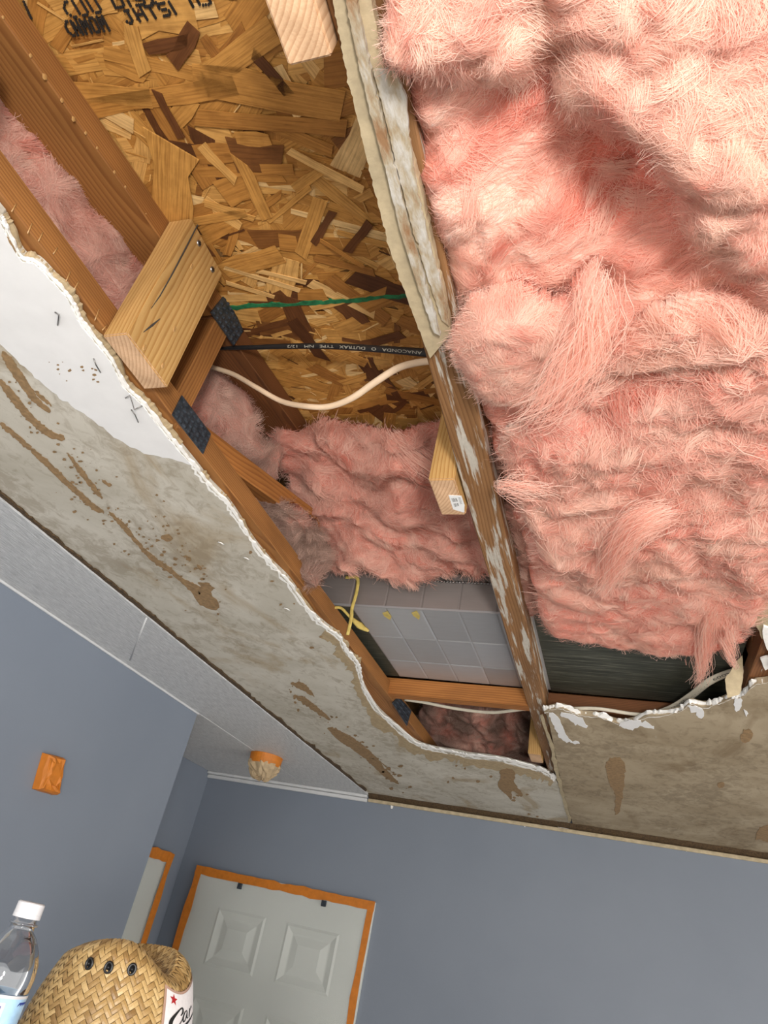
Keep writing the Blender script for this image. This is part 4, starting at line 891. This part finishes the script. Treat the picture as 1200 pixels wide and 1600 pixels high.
# hanging wisps
def wisp(label, px, Y, nf, spread, seed, wpx=(8, 14, 10)):
    rg = np.random.default_rng(seed); base = spline([onz(x, y, z) for x, y, z in px], 4); base = np.array(base); k = len(base); V = []; F = []; Cc = []
    prof = np.interp(np.linspace(0, 1, k), [0, .5, .85, 1], spread)
    for i in range(nf):
        o2 = rg.normal(0, 1, 3); ph = rg.uniform(0, 6.28); e = rg.integers(int(k*.6), k+1); b0 = len(V); st_ = rg.integers(0, max(1, int(k*.35)))
        P = base[:e]+np.outer(prof[:e], o2)*.8+.004*np.stack([np.sin(np.arange(e)*.8+ph), np.cos(np.arange(e)*.6+ph), np.sin(np.arange(e)*.5+ph)], 1)
        T = np.gradient(P, axis=0); s = np.cross(T, ray(1100, 1040)); s /= np.linalg.norm(s, axis=1, keepdims=True)+1e-12
        P = P[st_:]; s = s[st_:]; e = e-st_
        for j in range(e): V += [P[j]+s[j]*.00024, P[j]-s[j]*.00024]
        for j in range(e-1): F.append((b0+2*j, b0+2*j+1, b0+2*j+3, b0+2*j+2))
        t = rg.random(); Cc += [tuple(PALE*t+PINK*(1-t))+(1,)]*(2*e)
    me = bpy.data.meshes.new('insulation_wisp'); me.from_pydata([tuple(p) for p in V], [], F); me.update()
    A_ = me.color_attributes.new('Col', 'FLOAT_COLOR', 'POINT'); A_.data.foreach_set('color', np.array(Cc, np.float32).ravel())
    tag(link('insulation_wisp', me, M['fibre']), label, 'insulation', 'hanging wisps')
wisp('longest pink wisp hanging in front of the dark hole', [(1118, 950, .545), (1105, 985, .548), (1098, 1020, .552), (1095, 1045, .552), (1090, 1066, .55)], 0, 300, (.007, .008, .007, .010), 3)
wisp('short forked wisp right of the longest one', [(1135, 975, .548), (1138, 1005, .552), (1142, 1030, .556), (1148, 1043, .556)], 0, 150, (.010, .007, .004, .003), 4)
wisp('thin pale lock curling over the ragged mass', [(1040, 800, .518), (1000, 815, .516), (970, 850, .516), (955, 890, .520), (945, 920, .524)], 0, 420, (.012, .012, .010, .012), 5)
wisp('loose pale lock sticking out toward the joist', [(850, 765, .53), (820, 762, .528), (790, 762, .53), (776, 766, .535)], 0, 110, (.016, .010, .004, .002), 6)
wisp('pale ridge of fibres running down from the round tuft', [(935, 440, .505), (930, 500, .498), (905, 560, .492), (860, 620, .492), (822, 650, .50)], 0, 330, (.012, .016, .016, .016), 7)
# centre bay
CN = np.array([0, -.45, -.89])
pc0 = (-.4, 1.05, zc(.742))
batt('tangled rose pink insulation heap between truss and joist', [(405, 690), (455, 668), (540, 664), (600, 685), (650, 672), (720, 660), (770, 680), (790, 780), (800, 900), (750, 905), (700, 900), (640, 918), (600, 912), (560, 890), (520, 905), (485, 880), (500, 830), (455, 800), (440, 740), (400, 715)], pc0, CN,
     .034, .040, 61, r=.035, fs=12, flow=-.5, fibres=34000, pale=.12, dust_shade=.12, lift=.0025, fw=.0003, aniso=.42, feats=[(640, 850, .03, -.02, 2, .2), (430, 760, .03, -.02, 1, 0), (590, 720, .03, .015, 2, -.3)])  # grey brown mix here paints in the dimness of the bay
wisp('pale lock lying across the rose heap', [(610, 678, .80), (640, 705, .775), (680, 735, .755), (715, 765, .74)], 0, 260, (.006, .016, .012, .004), 8)
batt('grey pink batt curving down behind the upright web', [(285, 600), (330, 560), (375, 590), (405, 640), (412, 690), (450, 700), (445, 760), (400, 735), (340, 690), (290, 660)], (XT-.11, .8, zc(.68)), (.75, -.3, -.5), .05, .010, 71, r=.04, fs=10, flow=-1.2, fibres=9000, pale=.25, dust_shade=.33)
batt('dusty grey brown tuft caught under the sloping web', [(345, 730), (400, 760), (455, 790), (510, 830), (520, 880), (490, 925), (460, 900), (420, 850), (380, 800)], (XT+.0, .95, zc(.66)), (.45, -.3, -.75), .035, .034, 81, r=.02, fs=20, flow=-.9, fibres=8000, pale=.2, dust_shade=.85)
batt('pink insulation lying in the dark hole at the far end', [(650, 1090), (720, 1095), (790, 1105), (845, 1110), (870, 1210), (780, 1200), (700, 1190), (655, 1165)], (-.4, 2.45, zc(.72)), (.1, -.75, -.6), .06, .05, 91, r=.05, fs=7, flow=.2, fibres=6000, pale=.45, dust_shade=.55, aniso=.8)  # darkness of the far hole put into the colour by the grey brown mix
batt('long pink batt behind the left truss', [(-70, 40), (0, 105), (60, 180), (130, 270), (235, 400), (260, 440), (215, 520), (190, 540), (100, 420), (0, 300), (-70, 220)], (XT-.10, .3, zc(.67)), (.9, -.05, -.4), .05, .016, 101, r=.045, fs=10, flow=.25, fibres=15000, pale=.35, dust_shade=.15)

# ================================================================== WALL AND CEILING FITTINGS under tape
def lathe(prof, seg=32, ax=(1, 1)):
    V = []; F = []
    for r, z in prof:
        for k in range(seg): a = 2*math.pi*k/seg; V.append((r*ax[0]*math.cos(a), r*ax[1]*math.sin(a), z))
    for i in range(len(prof)-1):
        for k in range(seg): F.append((i*seg+k, i*seg+(k+1) % seg, (i+1)*seg+(k+1) % seg, (i+1)*seg+k))
    return V, F
sc_ = np.array([onx(x, y, XL) for x, y in ((66, 1177), (90, 1182), (80, 1241), (50, 1232))])
c = sc_.mean(0); V = []; rg = np.random.default_rng(3)
ring = []
base = [sc_[0], sc_[1], sc_[2], sc_[3]]
for t_, s_ in ((0, 1.04), (.02, 1.0), (.028, .88), (.031, .6)):
    for i in range(4):
        for j in range(4):
            p = base[i]*(1-j/4)+base[(i+1) % 4]*(j/4); q = c+(p-c)*s_*(1-.03*rg.random())
            V.append((XL+.0005+t_*(1+.08*rg.normal()), q[1], q[2]))
F = []
for l in range(3):
    for k in range(16): F.append((l*16+k, l*16+(k+1) % 16, (l+1)*16+(k+1) % 16, (l+1)*16+k))
F.append(tuple(range(48, 64))); F.append(tuple(range(16))[::-1])
sb = empty('wall_fitting', c); tag(sb, 'orange tape wrapped fitting on the left blue wall', 'fitting')
from_py('taped_cover', V, F, M['tape'], sb)
for a_, b_ in ((0, 3), (1, 2)):
    pa = c+(base[a_]-c)*.8; pb = c+(base[b_]-c)*.8; sweep('tape_fold', [(XL+.029, p[1], p[2]) for p in (pa, (pa+pb)/2, pb)], .0035, .0015, (1, 0, 0), M['tape'], sb, 6)
# ceiling fitting
fc = onz(417, 1181, .553); R_ = .066
cf = tag(empty('ceiling_fitting', fc), 'ceiling fitting wrapped in orange tape and crumpled brown paper', 'fitting')
V, F = lathe([(R_*1.02, -.0006), (R_, -.012), (R_*.97, -.038), (R_*.8, -.040)], 36); from_py('tape_band', [np.array(v)+fc for v in V], F, M['tape'], cf, smooth=False)
V, F = lathe([(R_*.965, -.030), (R_*.93, -.05), (R_*.72, -.068), (R_*.55, -.082), (R_*.42, -.087), (.001, -.086)], 36); rg = np.random.default_rng(12)
V = [np.array(v)*(1, 1, 1)+np.array([1, .6, 1])*.004*rg.normal(0, 1, 3)+np.array([0, 0, .008*math.sin(3*math.atan2(v[1], v[0])+1)*(v[2] < -.045)]) for v in V]
from_py('crumpled_paper', [v+fc for v in V], F, M['kraft'], cf)

# ================================================================== DOORS under plastic
A_ = ony(308, 1353, YB-.02); B2 = ony(587, 1408, YB-.02); dx0, dx1, dtop = A_[0], B2[0], (A_[2]+B2[2])/2
d1 = tag(empty('door_1', ((dx0+dx1)/2, YB, 0)), 'grey white six panel door behind taped plastic', 'door', kind='structure')
box('door_slab', dx0+.03, dx1-.03, YB-.010, YB-.0005, .005, dtop-.03, M['door'], d1, .002)
def dpanel(x0, x1, z0, z1):
    y = YB-.0195; lv = [(0, y), (.010, y-.004), (.034, y+.007), (.040, y+.007), (.070, y-.003)]; V = []; F = []
    for e, yy_ in lv: V += [(x0+e, yy_, z0+e), (x1-e, yy_, z0+e), (x1-e, yy_, z1-e), (x0+e, yy_, z1-e)]
    for l in range(4):
        for k in range(4): F.append((4*l+k, 4*l+(k+1) % 4, 4*l+4+(k+1) % 4, 4*l+4+k))
    F.append((16, 17, 18, 19)); from_py('door_panel', V, F, M['door'], d1)
pl = [ony(x, y, YB-.012) for x, y in ((343, 1417), (418, 1432), (319, 1507), (449.5, 1443), (532, 1461), (433, 1538))]
zt = dtop-.145; zb = pl[2][2]
xs_ = [dx0+.03, pl[0][0], pl[1][0], pl[3][0], pl[4][0], dx1-.03]; zs_ = [.005, .2, zb-.88, zb-.76, zb-.105, zb, pl[0][2], dtop-.03]
zs_ = [.005, .2, zb-.88, zb-.76, zb-.105, zb, float(pl[0][2]), dtop-.03]
for i in (0, 2, 4): box('stile', xs_[i], xs_[i+1], YB-.0195, YB-.010, zs_[0], zs_[-1], M['door'], d1)
for i in (0, 2, 4, 6):
    for k in (1, 3): box('rail', xs_[k], xs_[k+1], YB-.0195, YB-.010, zs_[i], zs_[i+1], M['door'], d1)
for xa, xb in ((pl[0][0], pl[1][0]), (pl[3][0], pl[4][0])):
    dpanel(xa, xb, zb, pl[0][2]); dpanel(xa, xb, zb-.76, zb-.105); dpanel(xa, xb, .2, zb-.88)
def tape_strip(name, p, q, wd, n, parent, seed):
    """tape from p to q, wd wide, lying on a wall with normal n, wavy edges"""
    p, q, n = np.array(p), np.array(q), np.array(n); T = (q-p)/np.linalg.norm(q-p); s = np.cross(n, T); m = 24; A1 = []; B1 = []; rg = np.random.default_rng(seed)
    for i in range(m+1):
        c0 = p+(q-p)*i/m; A1.append(c0+s*wd*(.5+.06*rg.normal())); B1.append(c0-s*wd*(.5+.06*rg.normal()))
    return slab(name, A1+B1[::-1], n, .0012, M['tape'], parent)
def film(name, corners, n, parent, seed, dev=.006):
    c = [np.array(q) for q in corners]; n = np.array(n); m, k = 40, 60; V = []; F = []
    for i in range(m+1):
        for j in range(k+1):
            u, v = i/m, j/k; p = (c[0]*(1-u)+c[1]*u)*(1-v)+(c[3]*(1-u)+c[2]*u)*v; e = min(u, 1-u, v, 1-v)*8
            V.append(p+n*(dev*min(1, e)*(1+.7*float(noise(u*5+v*2, v*3, seed)))+.002*float(noise(u*25, v*4, seed+1))))
    for i in range(m):
        for j in range(k): F.append((i*(k+1)+j, (i+1)*(k+1)+j, (i+1)*(k+1)+j+1, i*(k+1)+j+1))
    return from_py(name, V, F, M['film'], parent, smooth=True)
s1 = tag(empty('plastic_sheet', ((dx0+dx1)/2, YB-.02, dtop)), 'clear plastic sheet taped orange round the six panel door', 'plastic sheet', 'taped plastic sheets')
yf = YB-.022; tw_ = .034
film('film', [(dx0+.01, yf, dtop-.01), (dx1-.01, yf, dtop-.01), (dx1-.01, yf, .02), (dx0+.01, yf, .02)], (0, -1, 0), s1, 3)
tape_strip('tape', (dx0, yf-.001, dtop-tw_/2), (dx1, yf-.001, dtop-tw_/2), tw_, (0, -1, 0), s1, 1)
tape_strip('tape', (dx0+tw_/2, yf-.002, dtop), (dx0+tw_/2, yf-.002, .02), tw_, (0, -1, 0), s1, 2)
tape_strip('tape', (dx1-tw_/2, yf-.002, dtop), (dx1-tw_/2, yf-.002, .02), tw_*.8, (0, -1, 0), s1, 3)
# casing behind the sheet
for x0, x1, z0, z1 in ((dx0+.002, dx0+.03, .005, dtop-.002), (dx1-.03, dx1-.002, .005, dtop-.002), (dx0+.03, dx1-.03, dtop-.03, dtop-.002)): box('door_casing', x0, x1, YB-.019, YB-.0005, z0, z1, M['door'], d1, .001)
for q in ((376, 1385), (507, 1412)):
    p = ony(q[0], q[1], YB-.03); box('hook', p[0]-.0115, p[0]+.0115, YB-.042, YB-.036, p[2]-.0115, p[2]+.0115, M['steel'], s1, .0015)
e2 = onx(272, 1335, XR+.02); y1 = e2[1]; z1 = e2[2]
d2 = tag(empty('door_2', (XR, y1-.4, 0)), 'white door in the recess mostly hidden by the left wall', 'door', kind='structure')
box('door_slab', XR+.0005, XR+.012, y1-.84, y1-.03, .005, z1-.03, M['door'], d2, .002)
for y0_, y1_, z0_, z1_ in ((y1-.03, y1-.002, .005, z1-.002), (y1-.87, y1-.842, .005, z1-.002), (y1-.84, y1-.03, z1-.03, z1-.002)): box('door_casing', XR+.0005, XR+.017, y0_, y1_, z0_, z1_, M['door'], d2, .001)
s2 = tag(empty('plastic_sheet', (XR+.02, y1-.4, z1)), 'narrow visible strip of taped plastic beside the outside corner', 'plastic sheet', 'taped plastic sheets')
film('film', [(XR+.02, y1-.01, z1-.01), (XR+.02, y1-.87, z1-.01), (XR+.02, y1-.87, .02), (XR+.02, y1-.01, .02)], (1, 0, 0), s2, 8, .009)
tape_strip('tape', (XR+.021, y1, z1-tw_/2), (XR+.021, y1-.87, z1-tw_/2), tw_*1.2, (1, 0, 0), s2, 5)
tape_strip('tape', (XR+.022, y1-tw_*.6, z1), (XR+.022, y1-tw_*.6, .02), tw_*1.2, (1, 0, 0), s2, 6)

# ================================================================== HAT AND BOTTLE on a cabinet just below the view
TOPZ = ZE-.196
cab = tag(empty('storage_cabinet', (-.63, .84, 0)), 'plain grey cabinet under the straw hat and bottle', 'cabinet')
box('body', -.84, -.40, .50, 1.14, .0005, TOPZ, M['cabinet'], cab, .004)
for y0_, y1_ in ((.505, .815), (.825, 1.135)):
    dd = box('door', -.3995, -.382, y0_, y1_, .06, TOPZ-.02, M['cabinet'], cab, .003)
    yh = .80 if y0_ < .6 else .84; sweep('handle', spline([(-.3825, yh, 1.0), (-.362, yh, 1.01), (-.362, yh, 1.13), (-.3825, yh, 1.14)], 4), .005, .005, (0, 1, 0), M['nail'], dd, 8)
# ---- hat
rc = ray(212, 1475); hd = np.array([rc[0], rc[1]])/math.hypot(rc[0], rc[1]); HC = hd*1.14; HB = ZE-.190
fa = math.atan2(-hd[1], -hd[0])                       # angle that faces the camera
HT = .130
def hat_pt(th, v, off=0.):
    """th: angle from the camera-facing side (positive to the viewer's right), v: 0 brim .. 1 crown rim"""
    a = fa+th
    R0 = .108*(1-v)+.0775*v+.006*math.sin(math.pi*v)
    sq_ = (abs(math.cos(th))**2.4+abs(math.sin(th))**2.4)**(-1/2.4)
    R0 = R0*(.35+.65*sq_)+off
    if v > .88: R0 -= .012*((v-.88)/.12)**2
    thw = (th+math.pi) % (2*math.pi)-math.pi
    rimz = HT-.026*math.exp(-((thw-.95)/.62)**2)-.012*math.exp(-((thw+1.45)/.65)**2)-.016*math.exp(-((thw+2.5)/.8)**2)-.010*math.exp(-((thw-3.78)/.8)**2)+.004*math.exp(-((thw+.1)/.5)**2)
    return np.array([HC[0]+R0*math.cos(a), HC[1]+R0*math.sin(a), HB+v*rimz])
hat = tag(empty('straw_hat', (HC[0], HC[1], HB)), 'tan woven straw hat with black eyelets and a white patch', 'hat')
NT = 96; prof_v = np.linspace(0, 1, 15); V = []; F = []
for v in prof_v:
    for k in range(NT): V.append(hat_pt(2*math.pi*k/NT, v, -.0012))
for (s_, dz_) in ((.93, .001), (.84, -.006), (.7, -.016), (.5, -.022), (.25, -.026), (.02, -.028)):
    for k in range(NT):
        p = hat_pt(2*math.pi*k/NT, 1, -.0012); V.append(np.array([HC[0]+(p[0]-HC[0])*s_, HC[1]+(p[1]-HC[1])*s_, p[2]+dz_]))
nl = len(V)//NT
for i in range(nl-1):
    for k in range(NT): F.append((i*NT+k, i*NT+(k+1) % NT, (i+1)*NT+(k+1) % NT, (i+1)*NT+k))
from_py('crown', V, F, M['straw_dark'], hat, smooth=True)
V = []; F = []
for (s_, dz_) in ((.99, .0005), (1.25, -.001), (1.55, .003), (1.7, .010), (1.7, .007), (1.55, 0), (1.25, -.0035), (.99, -.004)):
    for k in range(NT):
        p = hat_pt(2*math.pi*k/NT, 0); V.append(np.array([HC[0]+(p[0]-HC[0])*s_, HC[1]+(p[1]-HC[1])*s_, HB+dz_*(1 if s_ < 1.5 else abs(math.sin(2*math.pi*k/NT)))]))
for i in range(8):
    for k in range(NT): F.append((i*NT+k, i*NT+(k+1) % NT, ((i+1) % 8)*NT+(k+1) % NT, ((i+1) % 8)*NT+k))
from_py('brim', V, F, M['straw_dark'], hat, smooth=True)
def hat_ext(th, t, off):
    """t beyond 1 goes over the rim into the dented top"""
    if t <= 1: return hat_pt(th, t, off)
    p = hat_pt(th, 1, off); s_ = 1-(t-1)*1.35; dz_ = np.interp(s_, [.02, .25, .5, .7, .84, .93, 1], [-.028, -.026, -.022, -.016, -.006, .001, 0])
    s_ -= off*9+.045; return np.array([HC[0]+(p[0]-HC[0])*s_, HC[1]+(p[1]-HC[1])*s_, p[2]+dz_+off])
V = []; F = []; TN = []
cw = .0062; per = 2*math.pi*.094; na = round(per/(cw*1.414)/2)*2           # cells round the crown
def ab(i, j):                                                     # diagonal lattice -> (th, t)
    return (i-j)*math.pi/na*1.0*2/2, (i+j)*cw*.707/HT
rh = np.random.default_rng(55)
def pad(i0, j0, i1, j1, along_i):
    base = len(V); m = 5; tone = float(np.clip(rh.normal(.55, .24), 0, 1)); e = .06
    for a in range(m):
        u = a/(m-1); hh = .0002+.0013*math.sin(math.pi*(.12+.76*u))
        for b_ in range(3):
            w_ = e+(1-2*e)*b_/2; up = hh-(.0004 if b_ != 1 else 0)
            i, j = (i0+(i1-i0)*u, j0+(j1-j0)*w_) if along_i else (i0+(i1-i0)*w_, j0+(j1-j0)*u)
            th, t = ab(i, j); V.append(hat_ext(th, t, up))
    for a in range(m-1):
        for b_ in range(2): F.append((base+a*3+b_, base+(a+1)*3+b_, base+(a+1)*3+b_+1, base+a*3+b_+1)); TN.append(tone)
tmax = 1.6; smax = int(tmax*HT/(cw*.707))
for s_ in range(1, smax):
    for dfk in range(-na, na):
        if (s_+dfk) % 2: continue
        i, j = (s_+dfk)//2, (s_-dfk)//2
        k = (i-j) % 4
        if k == 0: pad(i, j, i+2, j+1, True)
        elif k == 2: pad(i, j-1, i+1, j+1, False)
me = bpy.data.meshes.new('straw_weave'); me.from_pydata([tuple(p) for p in V], [], F); me.update()
at = me.attributes.new('tone', 'FLOAT', 'FACE'); at.data.foreach_set('value', np.array(TN, np.float32))
wv = link('straw_weave', me, M['straw'], hat); wv['kind'] = 'stuff'
# find the place on the crown that a pixel sees
TH = np.linspace(-1.7, 1.7, 200); VV = np.linspace(.1, 1, 120)
HP = np.array([[hat_pt(t, v) for v in VV] for t in TH]); HPX = np.array([[proj(p) for p in r_] for r_ in HP])
def hat_uv(x, y):
    d = (HPX[:, :, 0]-x)**2+(HPX[:, :, 1]-y)**2; i, j = np.unravel_index(d.argmin(), d.shape); return TH[i], VV[j]
for q in ((141, 1506), (170, 1512), (206, 1515)):
    th, v = hat_uv(*q); p = hat_pt(th, v, .0022); p2 = hat_pt(th, v, .01); n = Vector(p2-p).normalized()
    bm = bmesh.new(); V = []; F = []
    for k in range(20):
        for l in range(8):
            a, b_ = 2*math.pi*k/20, 2*math.pi*l/8; V.append(((.0042+.0017*math.cos(b_))*math.cos(a), (.0054+.0017*math.cos(b_))*math.sin(a), .0016*math.sin(b_)))
    for k in range(20):
        for l in range(8): F.append((k*8+l, ((k+1) % 20)*8+l, ((k+1) % 20)*8+(l+1) % 8, k*8+(l+1) % 8))
    F.append(tuple(k*8+4 for k in range(20)))
    from_py('eyelet', V, F, M['black'], hat, Matrix.Translation(p)@n.to_track_quat('Z', 'Y').to_matrix().to_4x4(), True)
# patch
ta, va = hat_uv(257, 1537); tb_, vb_ = ta+1.15, va-.52
def pt(u, v, off): return hat_pt(ta+(tb_-ta)*u, va+(vb_-va)*v, off)
def patch_grid(name, u0, u1, v0, v1, off, mat, parent, m=14):
    V = []; F = []
    for i in range(m+1):
        for j in range(m+1): V.append(pt(u0+(u1-u0)*i/m, v0+(v1-v0)*j/m, off))
    for i in range(m):
        for j in range(m): F.append((i*(m+1)+j, (i+1)*(m+1)+j, (i+1)*(m+1)+j+1, i*(m+1)+j+1))
    return from_py(name, V, F, mat, parent, smooth=True)
pa_ = patch_grid('patch_border', 0, 1, 0, 1, .0022, M['stitch'], hat); patch_grid('patch_face', .03, .97, .045, .97, .0027, M['patch'], pa_)
def flat(name, pts, mat, off=.0032): return from_py(name, [pt(u, v, off) for u, v in pts], [tuple(t) for t in tessellate_polygon([[Vector((u, v, 0)) for u, v in pts]])], mat, pa_)
sc0 = (.155, .17); flat('star', [(sc0[0]+(.085 if i % 2 == 0 else .036)*math.sin(i*math.pi/5)*.85, sc0[1]-(.105 if i % 2 == 0 else .044)*math.cos(i*math.pi/5)) for i in range(10)], M['red'])
def stroke(pts, wds):
    P = np.array(spline([(*p, 0) for p in pts], 8))[:, :2]; w_ = np.interp(np.linspace(0, 1, len(P)), np.linspace(0, 1, len(wds)), wds); T = np.gradient(P, axis=0); T /= np.linalg.norm(T, axis=1)[:, None]; N_ = np.stack([-T[:, 1], T[:, 0]], 1)
    A1 = P+N_*w_[:, None]; B1 = P-N_*w_[:, None]; n = len(P); V = [pt(*p, .0033) for p in A1]+[pt(*p, .0033) for p in B1]
    from_py('script_lettering', V, [(i, i+1, n+i+1, n+i) for i in range(n-1)], M['black'], pa_)
stroke([(.30, .42), (.345, .36), (.335, .29), (.28, .31), (.19, .42), (.13, .54), (.13, .63), (.19, .65), (.27, .58), (.34, .47)], [.010, .018, .014, .012, .020, .028, .030, .018, .010, .006])
stroke([(.46, .36), (.40, .37), (.35, .46), (.36, .53), (.41, .50), (.46, .38), (.45, .48), (.49, .50)], [.008, .012, .018, .014, .010, .010, .014, .006])
stroke([(.54, .36), (.53, .42), (.52, .50), (.55, .42), (.60, .36), (.62, .40)], [.01, .014, .012, .008, .012, .008])
stroke([(.18, .74), (.30, .68), (.42, .60), (.56, .56), (.75, .54)], [.012, .032, .026, .020, .010])
# ---- bottle
rb2 = ray(44, 1426); bh = np.array([rb2[0], rb2[1]])/math.hypot(rb2[0], rb2[1]); BC = bh*.94
zt_ = ZE+rb2[2]/math.hypot(rb2[0], rb2[1])*.94+.010
bot = tag(empty('water_bottle', (BC[0], BC[1], TOPZ)), 'clear plastic water bottle with a white cap and blue label', 'bottle')
def bl(name, prof, mat, seg=40, smooth=True, par=None, ribs=0):
    V, F = lathe(prof, seg)
    if ribs: V = [(x*(1+ribs*math.cos(8*math.atan2(y, x))*(math.sin(max(0, min(1, (z-(-.075))/.05))*math.pi))), y*(1+ribs*math.cos(8*math.atan2(y, x))*(math.sin(max(0, min(1, (z-(-.075))/.05))*math.pi))), z) for x, y, z in V]
    return from_py(name, [(v[0]*.95+BC[0], v[1]*.95+BC[1], v[2]*(.9 if v[2] > -.119 else 1)+zt_) for v in V], F, mat, par or bot, smooth=smooth)
Hh = zt_-TOPZ
bl('body', [(.0125, -.016), (.0128, -.021), (.0155, -.0215), (.0155, -.0235), (.0130, -.024), (.0135, -.029), (.019, -.035), (.026, -.046), (.0315, -.060), (.0335, -.074), (.0325, -.086), (.0315, -.090), (.0325, -.094), (.0325, -Hh+.012), (.029, -Hh+.0015), (.012, -Hh+.006), (.0005, -Hh+.008)], M['clear'], 48, True, None, .03)
capv = [(.0005, 0), (.0135, 0), (.0148, -.0012), (.0150, -.0115), (.0149, -.0118), (.0151, -.0122), (.0151, -.0165), (.0125, -.0165)]
cap = bl('cap', capv, M['white_plastic'], 48, False)
lz0, lz1 = -.088, -.125; fb = math.atan2(-BC[1], -BC[0])
lb = bl('label', [(.0331, lz0), (.0331, lz1)], M['label_pale'], 48); bl('label_band', [(.0333, lz0), (.0334, lz0-.003)], M['white_plastic'], 48, True, lb)
def cyl(name, a0, a1, z0, z1, r_, mat, m=10, skew=0):
    V = []; 
    for i in range(m+1):
        a = fb+a0+(a1-a0)*i/m
        for z in (z0, z1): V.append((BC[0]+0.95*r_*math.cos(a+ (skew if z == z1 else 0)), BC[1]+0.95*r_*math.sin(a+(skew if z == z1 else 0)), zt_+z*.9))
    return from_py(name, V, [(2*i, 2*i+1, 2*i+3, 2*i+2) for i in range(m)], mat, lb, smooth=True)
cyl('label_wedge', .95, 2.2, lz0-.006, lz1, .0334, M['label_dark'], 10, -.55)
cyl('barcode_field', -.75, .42, lz0-.007, lz1, .0335, M['white_plastic'])
a = -.68
while a < .34:
    wd = random.choice((.018, .03, .045)); cyl('bar', a, a+wd, lz0-.010, lz1, .0337, M['label_bar'], 2); a += wd+random.choice((.022, .04))
